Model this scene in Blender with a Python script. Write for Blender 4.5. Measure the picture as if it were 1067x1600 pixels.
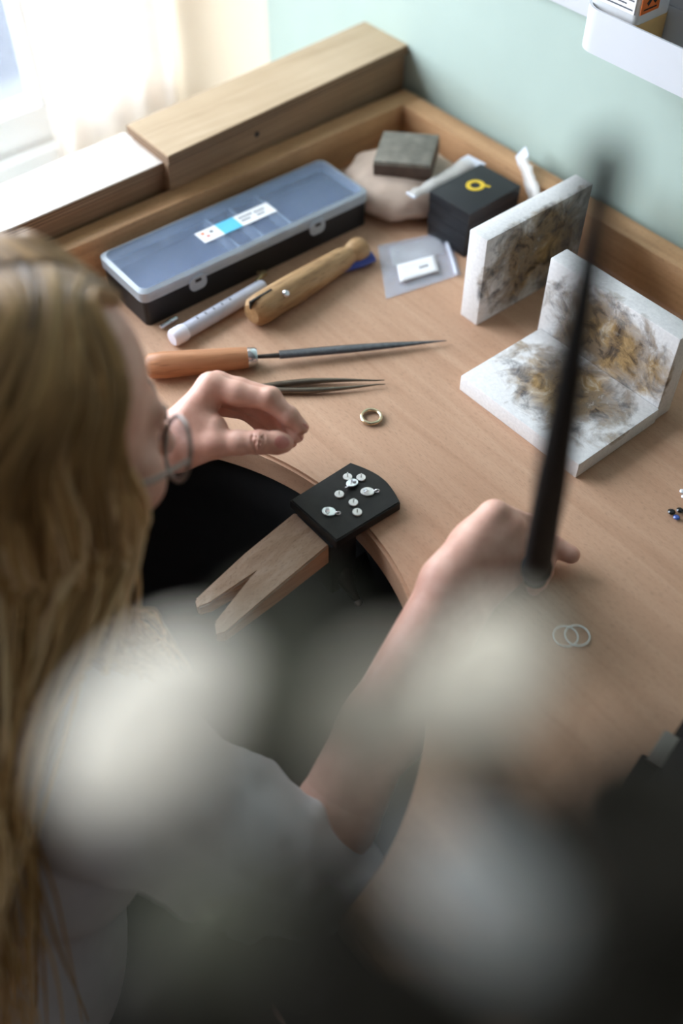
import bpy, bmesh, math, random
import numpy as np
from mathutils import Vector, Matrix

for o in list(bpy.data.objects): bpy.data.objects.remove(o)
SC = bpy.context.scene
COL = SC.collection
random.seed(7)
RNG = np.random.default_rng(7)

# ------------------------------------------------------------------ camera
# world: bench top is z = 0, the green wall runs along +X, the window wall along -Y, bench corner at the origin
FPX, PITCH, AZ = 1600.0, math.radians(50.0), math.radians(140.4)
CAM = Vector((0.9096, -0.8574, 0.70))
FWD = Vector((math.cos(AZ)*math.cos(PITCH), math.sin(AZ)*math.cos(PITCH), -math.sin(PITCH)))
RGT = Vector((math.sin(AZ), -math.cos(AZ), 0))
UPV = RGT.cross(FWD)
cd = bpy.data.cameras.new('camera')
cd.sensor_fit = 'VERTICAL'; cd.sensor_height = 36.0; cd.lens = 36.0
cd.clip_start = 0.01; cd.clip_end = 60
cd.dof.use_dof = True; cd.dof.focus_distance = 0.95; cd.dof.aperture_fstop = 1.8
cam = bpy.data.objects.new('camera', cd); COL.objects.link(cam)
cam.matrix_world = Matrix(((RGT.x, UPV.x, -FWD.x, CAM.x), (RGT.y, UPV.y, -FWD.y, CAM.y), (RGT.z, UPV.z, -FWD.z, CAM.z), (0, 0, 0, 1)))
SC.camera = cam

def ray(u, v): return FWD + RGT*((u-533.5)/FPX) - UPV*((v-800)/FPX)
def at(u, v, z=0.0):
    d = ray(u, v); return CAM + d*((z-CAM.z)/d.z)
def dep(u, v, t): return CAM + ray(u, v)*t

# ------------------------------------------------------------------ world, daylight, added fill, exposure
W = bpy.data.worlds.new('overcast_sky'); SC.world = W; W.use_nodes = True
W.node_tree.nodes['Background'].inputs[0].default_value = (0.86, 0.93, 1.0, 1)
W.node_tree.nodes['Background'].inputs[1].default_value = 7.5
def area(name, loc, rot, sx, sy, energy, col, portal=False):
    l = bpy.data.lights.new(name, 'AREA'); l.shape = 'RECTANGLE'; l.size = sx; l.size_y = sy; l.energy = energy; l.color = col
    o = bpy.data.objects.new(name, l); COL.objects.link(o); o.location = loc; o.rotation_euler = rot
    if portal: l.cycles.is_portal = True
    return o
WX, WY0, WY1, WZ0, WZ1 = -0.55, -1.90, -0.036, -0.180, 1.40          # window opening
area('window_daylight', (WX-0.22, -1.12, 0.66), (0, math.radians(-86), 0), 1.05, 1.45, 74, (0.92, 0.96, 1.0))
area('room_fill', (2.9, -1.6, 0.55), (0, math.radians(90), 0), 1.4, 2.0, 1.5, (1.0, 0.96, 0.90))  # added fill light from the room side; no window stands there
SC.view_settings.view_transform = 'Standard'; SC.view_settings.look = 'None'
SC.view_settings.gamma = 1.0; SC.view_settings.use_curve_mapping = False
SC.view_settings.exposure = -0.28
try:
    SC.cycles.use_denoising = True; SC.cycles.denoiser = 'OPENIMAGEDENOISE'
    SC.cycles.max_bounces = 10; SC.cycles.diffuse_bounces = 6; SC.cycles.transparent_max_bounces = 16
    SC.cycles.caustics_reflective = False; SC.cycles.caustics_refractive = False
except Exception: pass

# ------------------------------------------------------------------ materials
def srgb(r, g, b):
    def f(c):
        c /= 255.0
        return c/12.92 if c <= 0.04045 else ((c+0.055)/1.055)**2.4
    return (f(r), f(g), f(b), 1)
class NT:
    def __init__(s, name):
        s.m = bpy.data.materials.new(name); s.m.use_nodes = True
        s.t = s.m.node_tree; s.b = s.t.nodes['Principled BSDF']; s.out = s.t.nodes['Material Output']
    def n(s, typ, **kw):
        x = s.t.nodes.new(typ)
        for k, v in kw.items(): setattr(x, k, v)
        return x
    def l(s, a, b): s.t.links.new(a, b)
    def coord(s, scale=(1, 1, 1), loc=(0, 0, 0), rot=(0, 0, 0), kind='Object'):
        tc = s.n('ShaderNodeTexCoord'); mp = s.n('ShaderNodeMapping')
        mp.inputs['Scale'].default_value = scale; mp.inputs['Location'].default_value = loc; mp.inputs['Rotation'].default_value = rot
        s.l(tc.outputs[kind], mp.inputs[0]); return mp.outputs[0]
    def noise(s, vec, scale, detail=4, rough=0.55, dist=0.0):
        x = s.n('ShaderNodeTexNoise'); x.inputs['Scale'].default_value = scale; x.inputs['Detail'].default_value = detail
        x.inputs['Roughness'].default_value = rough; x.inputs['Distortion'].default_value = dist
        s.l(vec, x.inputs['Vector']); return x.outputs[0]
    def ramp(s, fac, stops, interp='LINEAR'):
        x = s.n('ShaderNodeValToRGB'); x.color_ramp.interpolation = interp
        e = x.color_ramp.elements
        while len(e) < len(stops): e.new(0.5)
        for i, (p, c) in enumerate(stops): e[i].position = p; e[i].color = c
        s.l(fac, x.inputs[0]); return x.outputs[0]
    def mix(s, fac, a, b, blend='MIX'):
        x = s.n('ShaderNodeMix', data_type='RGBA', blend_type=blend)
        for sock, v in ((x.inputs[0], fac), (x.inputs[6], a), (x.inputs[7], b)):
            if hasattr(v, 'links'): s.l(v, sock)
            else: sock.default_value = v
        return x.outputs[2]
    def math(s, op, a, b=0.0, clamp=False):
        x = s.n('ShaderNodeMath', operation=op); x.use_clamp = clamp
        for sock, v in ((x.inputs[0], a), (x.inputs[1], b)):
            if hasattr(v, 'links'): s.l(v, sock)
            else: sock.default_value = v
        return x.outputs[0]
    def bump(s, h, strength=0.3, dist=0.001):
        x = s.n('ShaderNodeBump'); x.inputs['Strength'].default_value = strength; x.inputs['Distance'].default_value = dist
        s.l(h, x.inputs['Height']); s.l(x.outputs[0], s.b.inputs['Normal'])
    def base(s, c, rough=0.5, metal=0.0, spec=0.5):
        if hasattr(c, 'links'): s.l(c, s.b.inputs['Base Color'])
        else: s.b.inputs['Base Color'].default_value = c
        s.b.inputs['Roughness'].default_value = rough; s.b.inputs['Metallic'].default_value = metal
        s.b.inputs['Specular IOR Level'].default_value = spec
        return s.m

def plain(name, c, rough=0.5, metal=0.0, var=0.08, scale=40, bump=0.0, spec=0.5):
    k = NT(name); v = k.coord(); n = k.noise(v, scale)
    lo = tuple(x*(1-var) for x in c[:3])+(1,); hi = tuple(min(1, x*(1+var)) for x in c[:3])+(1,)
    k.base(k.ramp(n, [(0.3, lo), (0.7, hi)]), rough, metal, spec)
    if bump: k.bump(n, bump, 0.0006)
    return k.m
def wood(name, dark, mid, light, grain=(6, 160, 160), flecks=True, rough=0.5, fleck=(18, 420, 420)):
    k = NT(name); v = k.coord(grain); n = k.noise(v, 1.0, 6, 0.6, 0.6)
    c = k.ramp(n, [(0.2, dark), (0.5, mid), (0.8, light)])
    big = k.noise(k.coord((2, 9, 9)), 1.3, 3); c = k.mix(k.ramp(big, [(0.35, (0, 0, 0, 1)), (0.7, (0.35, 0.35, 0.35, 1))]), c, dark)
    if flecks:
        fl = k.noise(k.coord(fleck), 1.0, 2, 0.5)
        f2 = k.ramp(fl, [(0.56, (0, 0, 0, 1)), (0.70, (0.5, 0.5, 0.5, 1))])
        c = k.mix(f2, c, tuple(x*0.5 for x in dark[:3])+(1,))
    k.base(c, rough, 0, 0.4); k.bump(n, 0.12, 0.0004); return k.m
def scorched(name, centre, radii, seed):
    k = NT(name)
    tc = k.n('ShaderNodeTexCoord'); mp = k.n('ShaderNodeMapping', vector_type='POINT')
    mp.inputs['Location'].default_value = tuple(-c/r for c, r in zip(centre, radii)); mp.inputs['Scale'].default_value = tuple(1/r for r in radii)
    k.l(tc.outputs['Object'], mp.inputs[0])
    ln = k.n('ShaderNodeVectorMath', operation='LENGTH'); k.l(mp.outputs[0], ln.inputs[0])
    v = k.coord(loc=(seed, seed*2, 0))
    big = k.noise(v, 30, 7, 0.62, 0.6); fine = k.noise(v, 300, 4, 0.6); veins = k.noise(v, 42, 9, 0.68, 0.9); tint = k.noise(v, 24, 5, 0.6, 0.5)
    d = k.math('ADD', ln.outputs['Value'], k.math('MULTIPLY', k.math('SUBTRACT', big, 0.5), -1.7))
    mask = k.ramp(d, [(0.45, (1, 1, 1, 1)), (0.75, (0.7, 0.7, 0.7, 1)), (1.05, (0, 0, 0, 1))])
    white = k.ramp(fine, [(0.3, srgb(214, 213, 212)), (0.7, srgb(230, 229, 227))])
    burn = k.ramp(veins, [(0.30, srgb(34, 30, 27)), (0.42, srgb(88, 76, 64)), (0.50, srgb(138, 118, 94)), (0.60, srgb(120, 108, 94)), (0.70, srgb(186, 178, 168))])
    ochre = k.ramp(veins, [(0.32, srgb(58, 46, 34)), (0.46, srgb(126, 102, 68)), (0.56, srgb(166, 136, 90)), (0.70, srgb(206, 194, 172))])
    burn = k.mix(k.ramp(tint, [(0.46, (0, 0, 0, 1)), (0.60, (0.85, 0.85, 0.85, 1))]), burn, ochre)
    c = k.mix(mask, white, burn)
    soot = k.ramp(k.noise(v, 46, 6, 0.62, 0.4), [(0.52, (0, 0, 0, 1)), (0.70, (0.8, 0.8, 0.8, 1))])
    halo = k.ramp(ln.outputs['Value'], [(0.9, (1, 1, 1, 1)), (1.7, (0, 0, 0, 1))])
    c = k.mix(k.math('MULTIPLY', soot, halo), c, srgb(62, 62, 68))
    k.base(c, 0.9, 0, 0.2); k.bump(k.mix(0.5, fine, veins), 0.5, 0.0012); return k.m
def clear_plastic(name, tint, alpha_mix, rough=0.2):
    k = NT(name); k.base(tint, rough, 0, 0.5)
    tr = k.n('ShaderNodeBsdfTransparent'); tr.inputs[0].default_value = (0.95, 0.97, 1, 1)
    ms = k.n('ShaderNodeMixShader')
    nz = k.noise(k.coord(), 60, 2); f = k.math('MULTIPLY', nz, 0.15); f = k.math('ADD', f, alpha_mix-0.07, True)
    k.l(f, ms.inputs[0]); k.l(tr.outputs[0], ms.inputs[1]); k.l(k.b.outputs[0], ms.inputs[2]); k.l(ms.outputs[0], k.out.inputs[0])
    return k.m
def sheer(name, c, trans=0.5, holes=0.0, scale=30):
    k = NT(name); v = k.coord(); n = k.noise(v, scale, 3)
    lo = tuple(x*0.9 for x in c[:3])+(1,)
    cc = k.ramp(n, [(0.3, lo), (0.7, c)]); k.base(cc, 0.8, 0, 0.2)
    tl = k.n('ShaderNodeBsdfTranslucent'); k.l(cc, tl.inputs[0])
    ms = k.n('ShaderNodeMixShader'); ms.inputs[0].default_value = trans
    k.l(k.b.outputs[0], ms.inputs[1]); k.l(tl.outputs[0], ms.inputs[2])
    if holes:
        tr = k.n('ShaderNodeBsdfTransparent'); m2 = k.n('ShaderNodeMixShader'); m2.inputs[0].default_value = holes
        k.l(ms.outputs[0], m2.inputs[1]); k.l(tr.outputs[0], m2.inputs[2]); k.l(m2.outputs[0], k.out.inputs[0])
    else: k.l(ms.outputs[0], k.out.inputs[0])
    return k.m

M = {}
M['bench'] = wood('beech_bench', srgb(172, 132, 104), srgb(188, 150, 122), srgb(198, 162, 134), grain=(4, 70, 70), fleck=(170, 1500, 1500))
M['rim'] = wood('beech_rim', srgb(150, 108, 72), srgb(196, 152, 110), srgb(214, 172, 132), grain=(90, 5, 90), fleck=(1500, 170, 1500))
M['rimx'] = wood('beech_rim_long', srgb(150, 108, 72), srgb(196, 152, 110), srgb(214, 172, 132), grain=(5, 90, 90), fleck=(170, 1500, 1500))
M['ply'] = wood('birch_plywood', srgb(168, 144, 114), srgb(190, 166, 136), srgb(204, 182, 154), grain=(70, 5, 70), flecks=False, rough=0.6)
M['ply_lit'] = wood('lit_plywood', srgb(200, 191, 179), srgb(218, 210, 200), srgb(228, 222, 213), grain=(70, 5, 70), flecks=False, rough=0.55)  # plywood whitened: the window light is put into its colour
M['ply_edge'] = wood('plywood_edge', srgb(112, 86, 62), srgb(150, 120, 92), srgb(176, 146, 116), grain=(5, 5, 700), flecks=False, rough=0.7)
M['pin'] = wood('worn_pin_wood', srgb(140, 112, 88), srgb(168, 142, 118), srgb(190, 168, 148), grain=(120, 14, 120), fleck=(1100, 90, 1100), rough=0.8)
M['pin_cut'] = wood('pin_side_wood', srgb(140, 98, 66), srgb(176, 130, 92), srgb(194, 150, 112), grain=(120, 10, 120), fleck=(500, 30, 500), rough=0.7)
M['handle'] = wood('turned_handle', srgb(150, 98, 64), srgb(182, 128, 90), srgb(198, 148, 110), grain=(10, 110, 110), fleck=(24, 300, 300), rough=0.45)
M['handle_old'] = wood('worn_clamp_wood', srgb(116, 86, 56), srgb(170, 134, 92), srgb(200, 168, 126), grain=(14, 90, 90), fleck=(60, 500, 500), rough=0.55)
M['green'] = plain('sage_paint', srgb(174, 191, 181), 0.7, 0, 0.03, 8)
M['beige'] = plain('cream_paint', srgb(236, 222, 198), 0.8, 0, 0.02, 6)
M['white_paint'] = plain('white_paint', srgb(240, 240, 238), 0.5, 0, 0.02, 10)
M['room'] = plain('pale_room_paint', srgb(108, 103, 98), 0.85, 0, 0.03, 3)
M['ceil'] = plain('ceiling_paint', srgb(150, 148, 145), 0.85, 0, 0.03, 3)
M['ply_dark'] = plain('plywood_glue_line', srgb(84, 62, 44), 0.8, 0, 0.1, 60)
M['floor'] = wood('dark_floor', srgb(58, 48, 40), srgb(80, 66, 54), srgb(96, 80, 66), grain=(3, 40, 40), rough=0.5)
M['street'] = plain('street_asphalt', srgb(84, 87, 94), 0.9, 0, 0.25, 1.2)
M['kerb'] = plain('kerb_stone', srgb(110, 112, 116), 0.9, 0, 0.1, 6)
M['curtain'] = sheer('sheer_curtain', srgb(252, 246, 240), 0.8, 0.25)
M['pane'] = clear_plastic('window_glass', (0.9, 0.95, 1, 1), 0.10, 0.02)
M['black_steel'] = plain('blackened_steel', srgb(34, 32, 31), 0.45, 0.4, 0.35, 90, 0.25)
M['black_matt'] = plain('black_bracket', srgb(18, 18, 18), 0.6, 0.2, 0.3, 120, 0.3)
M['leather'] = plain('black_leather', srgb(9, 9, 9), 0.7, 0, 0.3, 90, 0.3, 0.15)
M['rod'] = plain('dark_rod', srgb(14, 14, 14), 0.7, 0, 0.2, 60, 0, 0.2)
M['steel'] = plain('file_steel', srgb(110, 110, 114), 0.38, 0.85, 0.2, 200, 0.3)
M['tang'] = plain('dark_tang', srgb(66, 60, 56), 0.5, 0.6, 0.25, 150)
M['tweezer'] = plain('tweezer_steel', srgb(118, 108, 96), 0.3, 0.8, 0.15, 120)
M['chrome'] = plain('bright_metal', srgb(214, 214, 218), 0.2, 1.0, 0.05, 100)
M['silver'] = plain('matt_silver', srgb(226, 224, 222), 0.42, 0.75, 0.1, 400, 0.2)
M['silver_bright'] = plain('bright_silver', srgb(240, 240, 244), 0.18, 0.9, 0.08, 300, 0.3)
M['gold_ring'] = plain('pale_gold', srgb(214, 196, 164), 0.22, 0.95, 0.05, 200)
M['gold'] = plain('gold_foil', srgb(226, 190, 48), 0.4, 0.2, 0.1, 300)
M['ringbox'] = plain('black_card', srgb(15, 17, 22), 0.5, 0, 0.12, 60)
M['bench_block'] = plain('oxidised_steel_block', srgb(118, 114, 104), 0.55, 0.3, 0.3, 70, 0.2)
M['block_side'] = plain('rusty_block_side', srgb(84, 68, 58), 0.6, 0.2, 0.3, 70, 0.2)
M['sandbag'] = plain('pale_suede', srgb(186, 166, 150), 0.9, 0, 0.18, 28, 0.6)
M['lid'] = clear_plastic('frosted_lid', srgb(170, 190, 222), 0.17, 0.28)
M['lid_edge'] = clear_plastic('frosted_lid_edge', srgb(196, 206, 214), 0.62, 0.3)
M['black_plastic'] = plain('black_plastic', srgb(20, 20, 21), 0.5, 0, 0.15, 60, 0.1)
M['inner'] = plain('blue_tray_lining', srgb(30, 40, 66), 0.6, 0, 0.3, 26)
M['paper'] = plain('white_paper', srgb(238, 238, 240), 0.7, 0, 0.03, 60)
M['cyan'] = plain('cyan_print', srgb(92, 192, 226), 0.6, 0, 0.05, 60)
M['ink'] = plain('grey_ink', srgb(90, 92, 98), 0.7, 0, 0.1, 90)
M['orange_ink'] = plain('orange_print', srgb(232, 112, 34), 0.6, 0, 0.04, 60)
M['black_ink'] = plain('black_print', srgb(14, 14, 14), 0.6, 0, 0.1, 60)
M['red_ink'] = plain('red_print', srgb(208, 120, 104), 0.6, 0, 0.05, 60)
M['tube'] = plain('milky_tube', srgb(190, 192, 206), 0.4, 0, 0.06, 80)
M['tube_cap'] = plain('white_cap', srgb(232, 234, 248), 0.4, 0, 0.04, 80)
M['blue'] = plain('blue_plastic', srgb(22, 44, 132), 0.4, 0, 0.1, 60)
M['brass'] = plain('worn_brass', srgb(172, 150, 110), 0.35, 0.8, 0.1, 90)
M['bag'] = clear_plastic('zip_bag_film', srgb(214, 220, 232), 0.30, 0.12)
M['bag_seal'] = clear_plastic('zip_bag_seal', srgb(232, 236, 246), 0.65, 0.15)
M['film_roll'] = clear_plastic('milky_packet', srgb(222, 218, 212), 0.62, 0.25)
M['tray'] = plain('white_enamel', srgb(204, 206, 210), 0.35, 0, 0.01, 20)
M['bottle'] = clear_plastic('milky_bottle', srgb(226, 228, 230), 0.80, 0.35)
M['amber'] = plain('amber_liquid', srgb(222, 178, 112), 0.3, 0, 0.08, 30)
M['white_stone'] = plain('clear_stone', srgb(236, 240, 246), 0.08, 0.1, 0.05, 200)
M['blue_stone'] = plain('blue_stone', srgb(70, 96, 168), 0.1, 0.2, 0.2, 300)
M['black_stone'] = plain('black_stone', srgb(18, 20, 20), 0.12, 0, 0.2, 200)
M['shirt'] = plain('white_cotton', srgb(222, 218, 222), 0.9, 0, 0.04, 50, 0.15)
M['trouser'] = plain('dark_cloth', srgb(30, 32, 34), 0.9, 0, 0.15, 90, 0.2)
M['vase'] = plain('dark_glaze', srgb(26, 30, 28), 0.4, 0, 0.2, 20)
M['pod'] = sheer('papery_pod', srgb(248, 240, 224), 0.35)
M['pod_tan'] = sheer('tan_pod', srgb(208, 198, 178), 0.25)
M['leaf_sage'] = sheer('sage_leaf', srgb(128, 126, 108), 0.25)
M['pod_grey'] = sheer('grey_green_leaf', srgb(176, 176, 170), 0.3)
M['leaf_dark'] = sheer('dark_leaf', srgb(62, 58, 50), 0.15)
M['stem'] = plain('brown_stem', srgb(86, 66, 46), 0.8, 0, 0.2, 80)
M['lens'] = clear_plastic('spectacle_lens', (0.85, 0.9, 0.95, 1), 0.16, 0.03)
M['frame_metal'] = plain('grey_frame', srgb(130, 122, 116), 0.3, 0.6, 0.1, 80)

k = NT('skin'); v = k.coord(); n1 = k.noise(v, 45, 4); n2 = k.noise(v, 900, 2, 0.6); n3 = k.noise(v, 260, 3, 0.6)
c = k.ramp(n1, [(0.3, srgb(202, 150, 131)), (0.55, srgb(218, 170, 151)), (0.75, srgb(229, 187, 169))])
k.base(c, 0.5, 0, 0.45); k.b.inputs['Subsurface Weight'].default_value = 0.10
k.b.inputs['Subsurface Radius'].default_value = (0.9, 0.35, 0.2); k.b.inputs['Subsurface Scale'].default_value = 0.004
k.bump(k.mix(0.45, n2, n3), 0.35, 0.0005); M['skin'] = k.m
M['nail'] = plain('fingernail', srgb(196, 126, 116), 0.28, 0, 0.05, 200)
M['lip'] = plain('lip', srgb(176, 104, 96), 0.45, 0, 0.05, 200)
M['eye'] = plain('eye', srgb(60, 48, 40), 0.15, 0, 0.2, 400)
k = NT('hair'); a = k.n('ShaderNodeVertexColor'); a.layer_name = 'lock'
sep = k.n('ShaderNodeSeparateColor'); k.l(a.outputs[0], sep.inputs[0])
c = k.ramp(sep.outputs[0], [(0.0, srgb(92, 66, 38)), (0.4, srgb(146, 110, 66)), (0.75, srgb(194, 152, 98)), (1.0, srgb(238, 206, 160))])
k.base(c, 0.42, 0, 0.5); M['hair'] = k.m

# ------------------------------------------------------------------ mesh helpers
def link(name, me, mat=None, parent=None, loc=None):
    o = bpy.data.objects.new(name, me); COL.objects.link(o)
    if mat is not None and me is not None:
        for m in (mat if isinstance(mat, (list, tuple)) else [mat]): me.materials.append(M[m] if isinstance(m, str) else m)
    if parent: o.parent = parent
    if loc is not None: o.location = loc
    return o
def tag(o, label=None, cat=None, group=None, kind=None):
    for kk, vv in (('label', label), ('category', cat), ('group', group), ('kind', kind)):
        if vv: o[kk] = vv
    return o
def empty(name, loc=(0, 0, 0), rz=0.0):
    o = bpy.data.objects.new(name, None); COL.objects.link(o); o.location = loc; o.rotation_euler = (0, 0, rz); o.empty_display_size = 0.02; return o
def mesh_bm(bm, smooth=False, angle=None):
    bmesh.ops.recalc_face_normals(bm, faces=bm.faces)
    me = bpy.data.meshes.new('mesh'); bm.to_mesh(me); bm.free()
    if smooth:
        me.polygons.foreach_set('use_smooth', [True]*len(me.polygons))
        if angle is not None: me.set_sharp_from_angle(angle=math.radians(angle))
    return me
def bev(bm, w, seg=2):
    if w > 0: bmesh.ops.bevel(bm, geom=[e for e in bm.edges if e.calc_face_angle(0) > 0.5], offset=w, segments=seg, affect='EDGES', profile=0.6, clamp_overlap=True)
def box(x0, x1, y0, y1, z0, z1, w=0.0, seg=2):
    bm = bmesh.new(); bmesh.ops.create_cube(bm, size=1)
    for vv in bm.verts: vv.co = Vector((x0 if vv.co.x < 0 else x1, y0 if vv.co.y < 0 else y1, z0 if vv.co.z < 0 else z1))
    bev(bm, w, seg); return mesh_bm(bm, w > 0, 40)
def prism(pts, z0, z1, w=0.0, seg=2):
    bm = bmesh.new(); lo = [bm.verts.new((p[0], p[1], z0)) for p in pts]; hi = [bm.verts.new((p[0], p[1], z1)) for p in pts]
    n = len(pts); bm.faces.new(lo[::-1]); bm.faces.new(hi)
    for i in range(n): bm.faces.new((lo[i], lo[(i+1) % n], hi[(i+1) % n], hi[i]))
    if w:
        bmesh.ops.recalc_face_normals(bm, faces=bm.faces)
        ed = [e for e in bm.edges if abs(e.verts[0].co.z-e.verts[1].co.z) < 1e-6]
        bmesh.ops.bevel(bm, geom=ed, offset=w, segments=seg, affect='EDGES', clamp_overlap=True)
    return mesh_bm(bm, True, 35)
def frames(pts):
    pts = [Vector(p) for p in pts]; out = []; prev = None
    for i, p in enumerate(pts):
        t = (pts[min(i+1, len(pts)-1)]-pts[max(i-1, 0)])
        t = t.normalized() if t.length > 1e-9 else Vector((0, 0, 1))
        if prev is None:
            a = Vector((0, 0, 1)) if abs(t.z) < 0.9 else Vector((1, 0, 0)); prev = t.cross(a).normalized()
        nn = (prev-t*prev.dot(t)).normalized(); prev = nn
        out.append((p, nn, t.cross(nn)))
    return out
def tube(pts, r, seg=12, closed=False, caps=True, flat=1.0, bm=None):
    own = bm is None
    if own: bm = bmesh.new()
    if not hasattr(r, '__len__'): r = [r]*len(pts)
    rings = []
    for (p, a, b), rr in zip(frames(pts), r):
        rings.append([bm.verts.new(p+(a*math.cos(2*math.pi*j/seg)+b*math.sin(2*math.pi*j/seg)*flat)*rr) for j in range(seg)])
    m = len(rings)
    for i in range(m if closed else m-1):
        A, B = rings[i], rings[(i+1) % m]
        for j in range(seg): bm.faces.new((A[j], A[(j+1) % seg], B[(j+1) % seg], B[j]))
    if caps and not closed: bm.faces.new(rings[0][::-1]); bm.faces.new(rings[-1])
    if own: return mesh_bm(bm, True, 50)
def lathe(prof, a=(0, 0, 0), axis=(0, 0, 1), seg=24, sharp=40):
    a = Vector(a); ax = Vector(axis).normalized()
    pts = [a+ax*h for r, h in prof]
    bm = bmesh.new(); u = ax.orthogonal().normalized(); w = ax.cross(u); rings = []
    for (r, h), p in zip(prof, pts):
        if r < 1e-7: rings.append([bm.verts.new(p)])
        else: rings.append([bm.verts.new(p+(u*math.cos(2*math.pi*j/seg)+w*math.sin(2*math.pi*j/seg))*r) for j in range(seg)])
    for A, B in zip(rings, rings[1:]):
        for j in range(seg):
            j2 = (j+1) % seg
            if len(A) == 1 and len(B) == 1: continue
            if len(A) == 1: bm.faces.new((A[0], B[j2], B[j]))
            elif len(B) == 1: bm.faces.new((A[j], A[j2], B[0]))
            else: bm.faces.new((A[j], A[j2], B[j2], B[j]))
    if len(rings[0]) > 1: bm.faces.new(rings[0][::-1])
    if len(rings[-1]) > 1: bm.faces.new(rings[-1])
    return mesh_bm(bm, True, sharp)
def torus(R, r, seg=40, ring=10, loc=(0, 0, 0), u=(1, 0, 0), w=(0, 1, 0), ey=1.0):
    u, w, loc = Vector(u), Vector(w), Vector(loc)
    return tube([loc+u*R*math.cos(2*math.pi*i/seg)+w*R*ey*math.sin(2*math.pi*i/seg) for i in range(seg)], r, ring, closed=True)
def rrect(x0, x1, y0, y1, r, n=6):
    out = []
    for cx, cy, a0 in ((x1-r, y1-r, 0), (x0+r, y1-r, 90), (x0+r, y0+r, 180), (x1-r, y0+r, 270)):
        for i in range(n+1):
            t = math.radians(a0+90*i/n); out.append((cx+r*math.cos(t), cy+r*math.sin(t)))
    return out
def grid_mesh(fn, nu, nv, smooth=True):
    vs = [fn(i/(nu-1), j/(nv-1)) for i in range(nu) for j in range(nv)]
    fs = [(i*nv+j, i*nv+j+1, (i+1)*nv+j+1, (i+1)*nv+j) for i in range(nu-1) for j in range(nv-1)]
    me = bpy.data.meshes.new('mesh'); me.from_pydata([tuple(v) for v in vs], [], fs); me.update()
    me.polygons.foreach_set('use_smooth', [smooth]*len(me.polygons)); return me
def solidify(o, t):
    m = o.modifiers.new('thickness', 'SOLIDIFY'); m.thickness = t; m.offset = 0; return o

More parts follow.
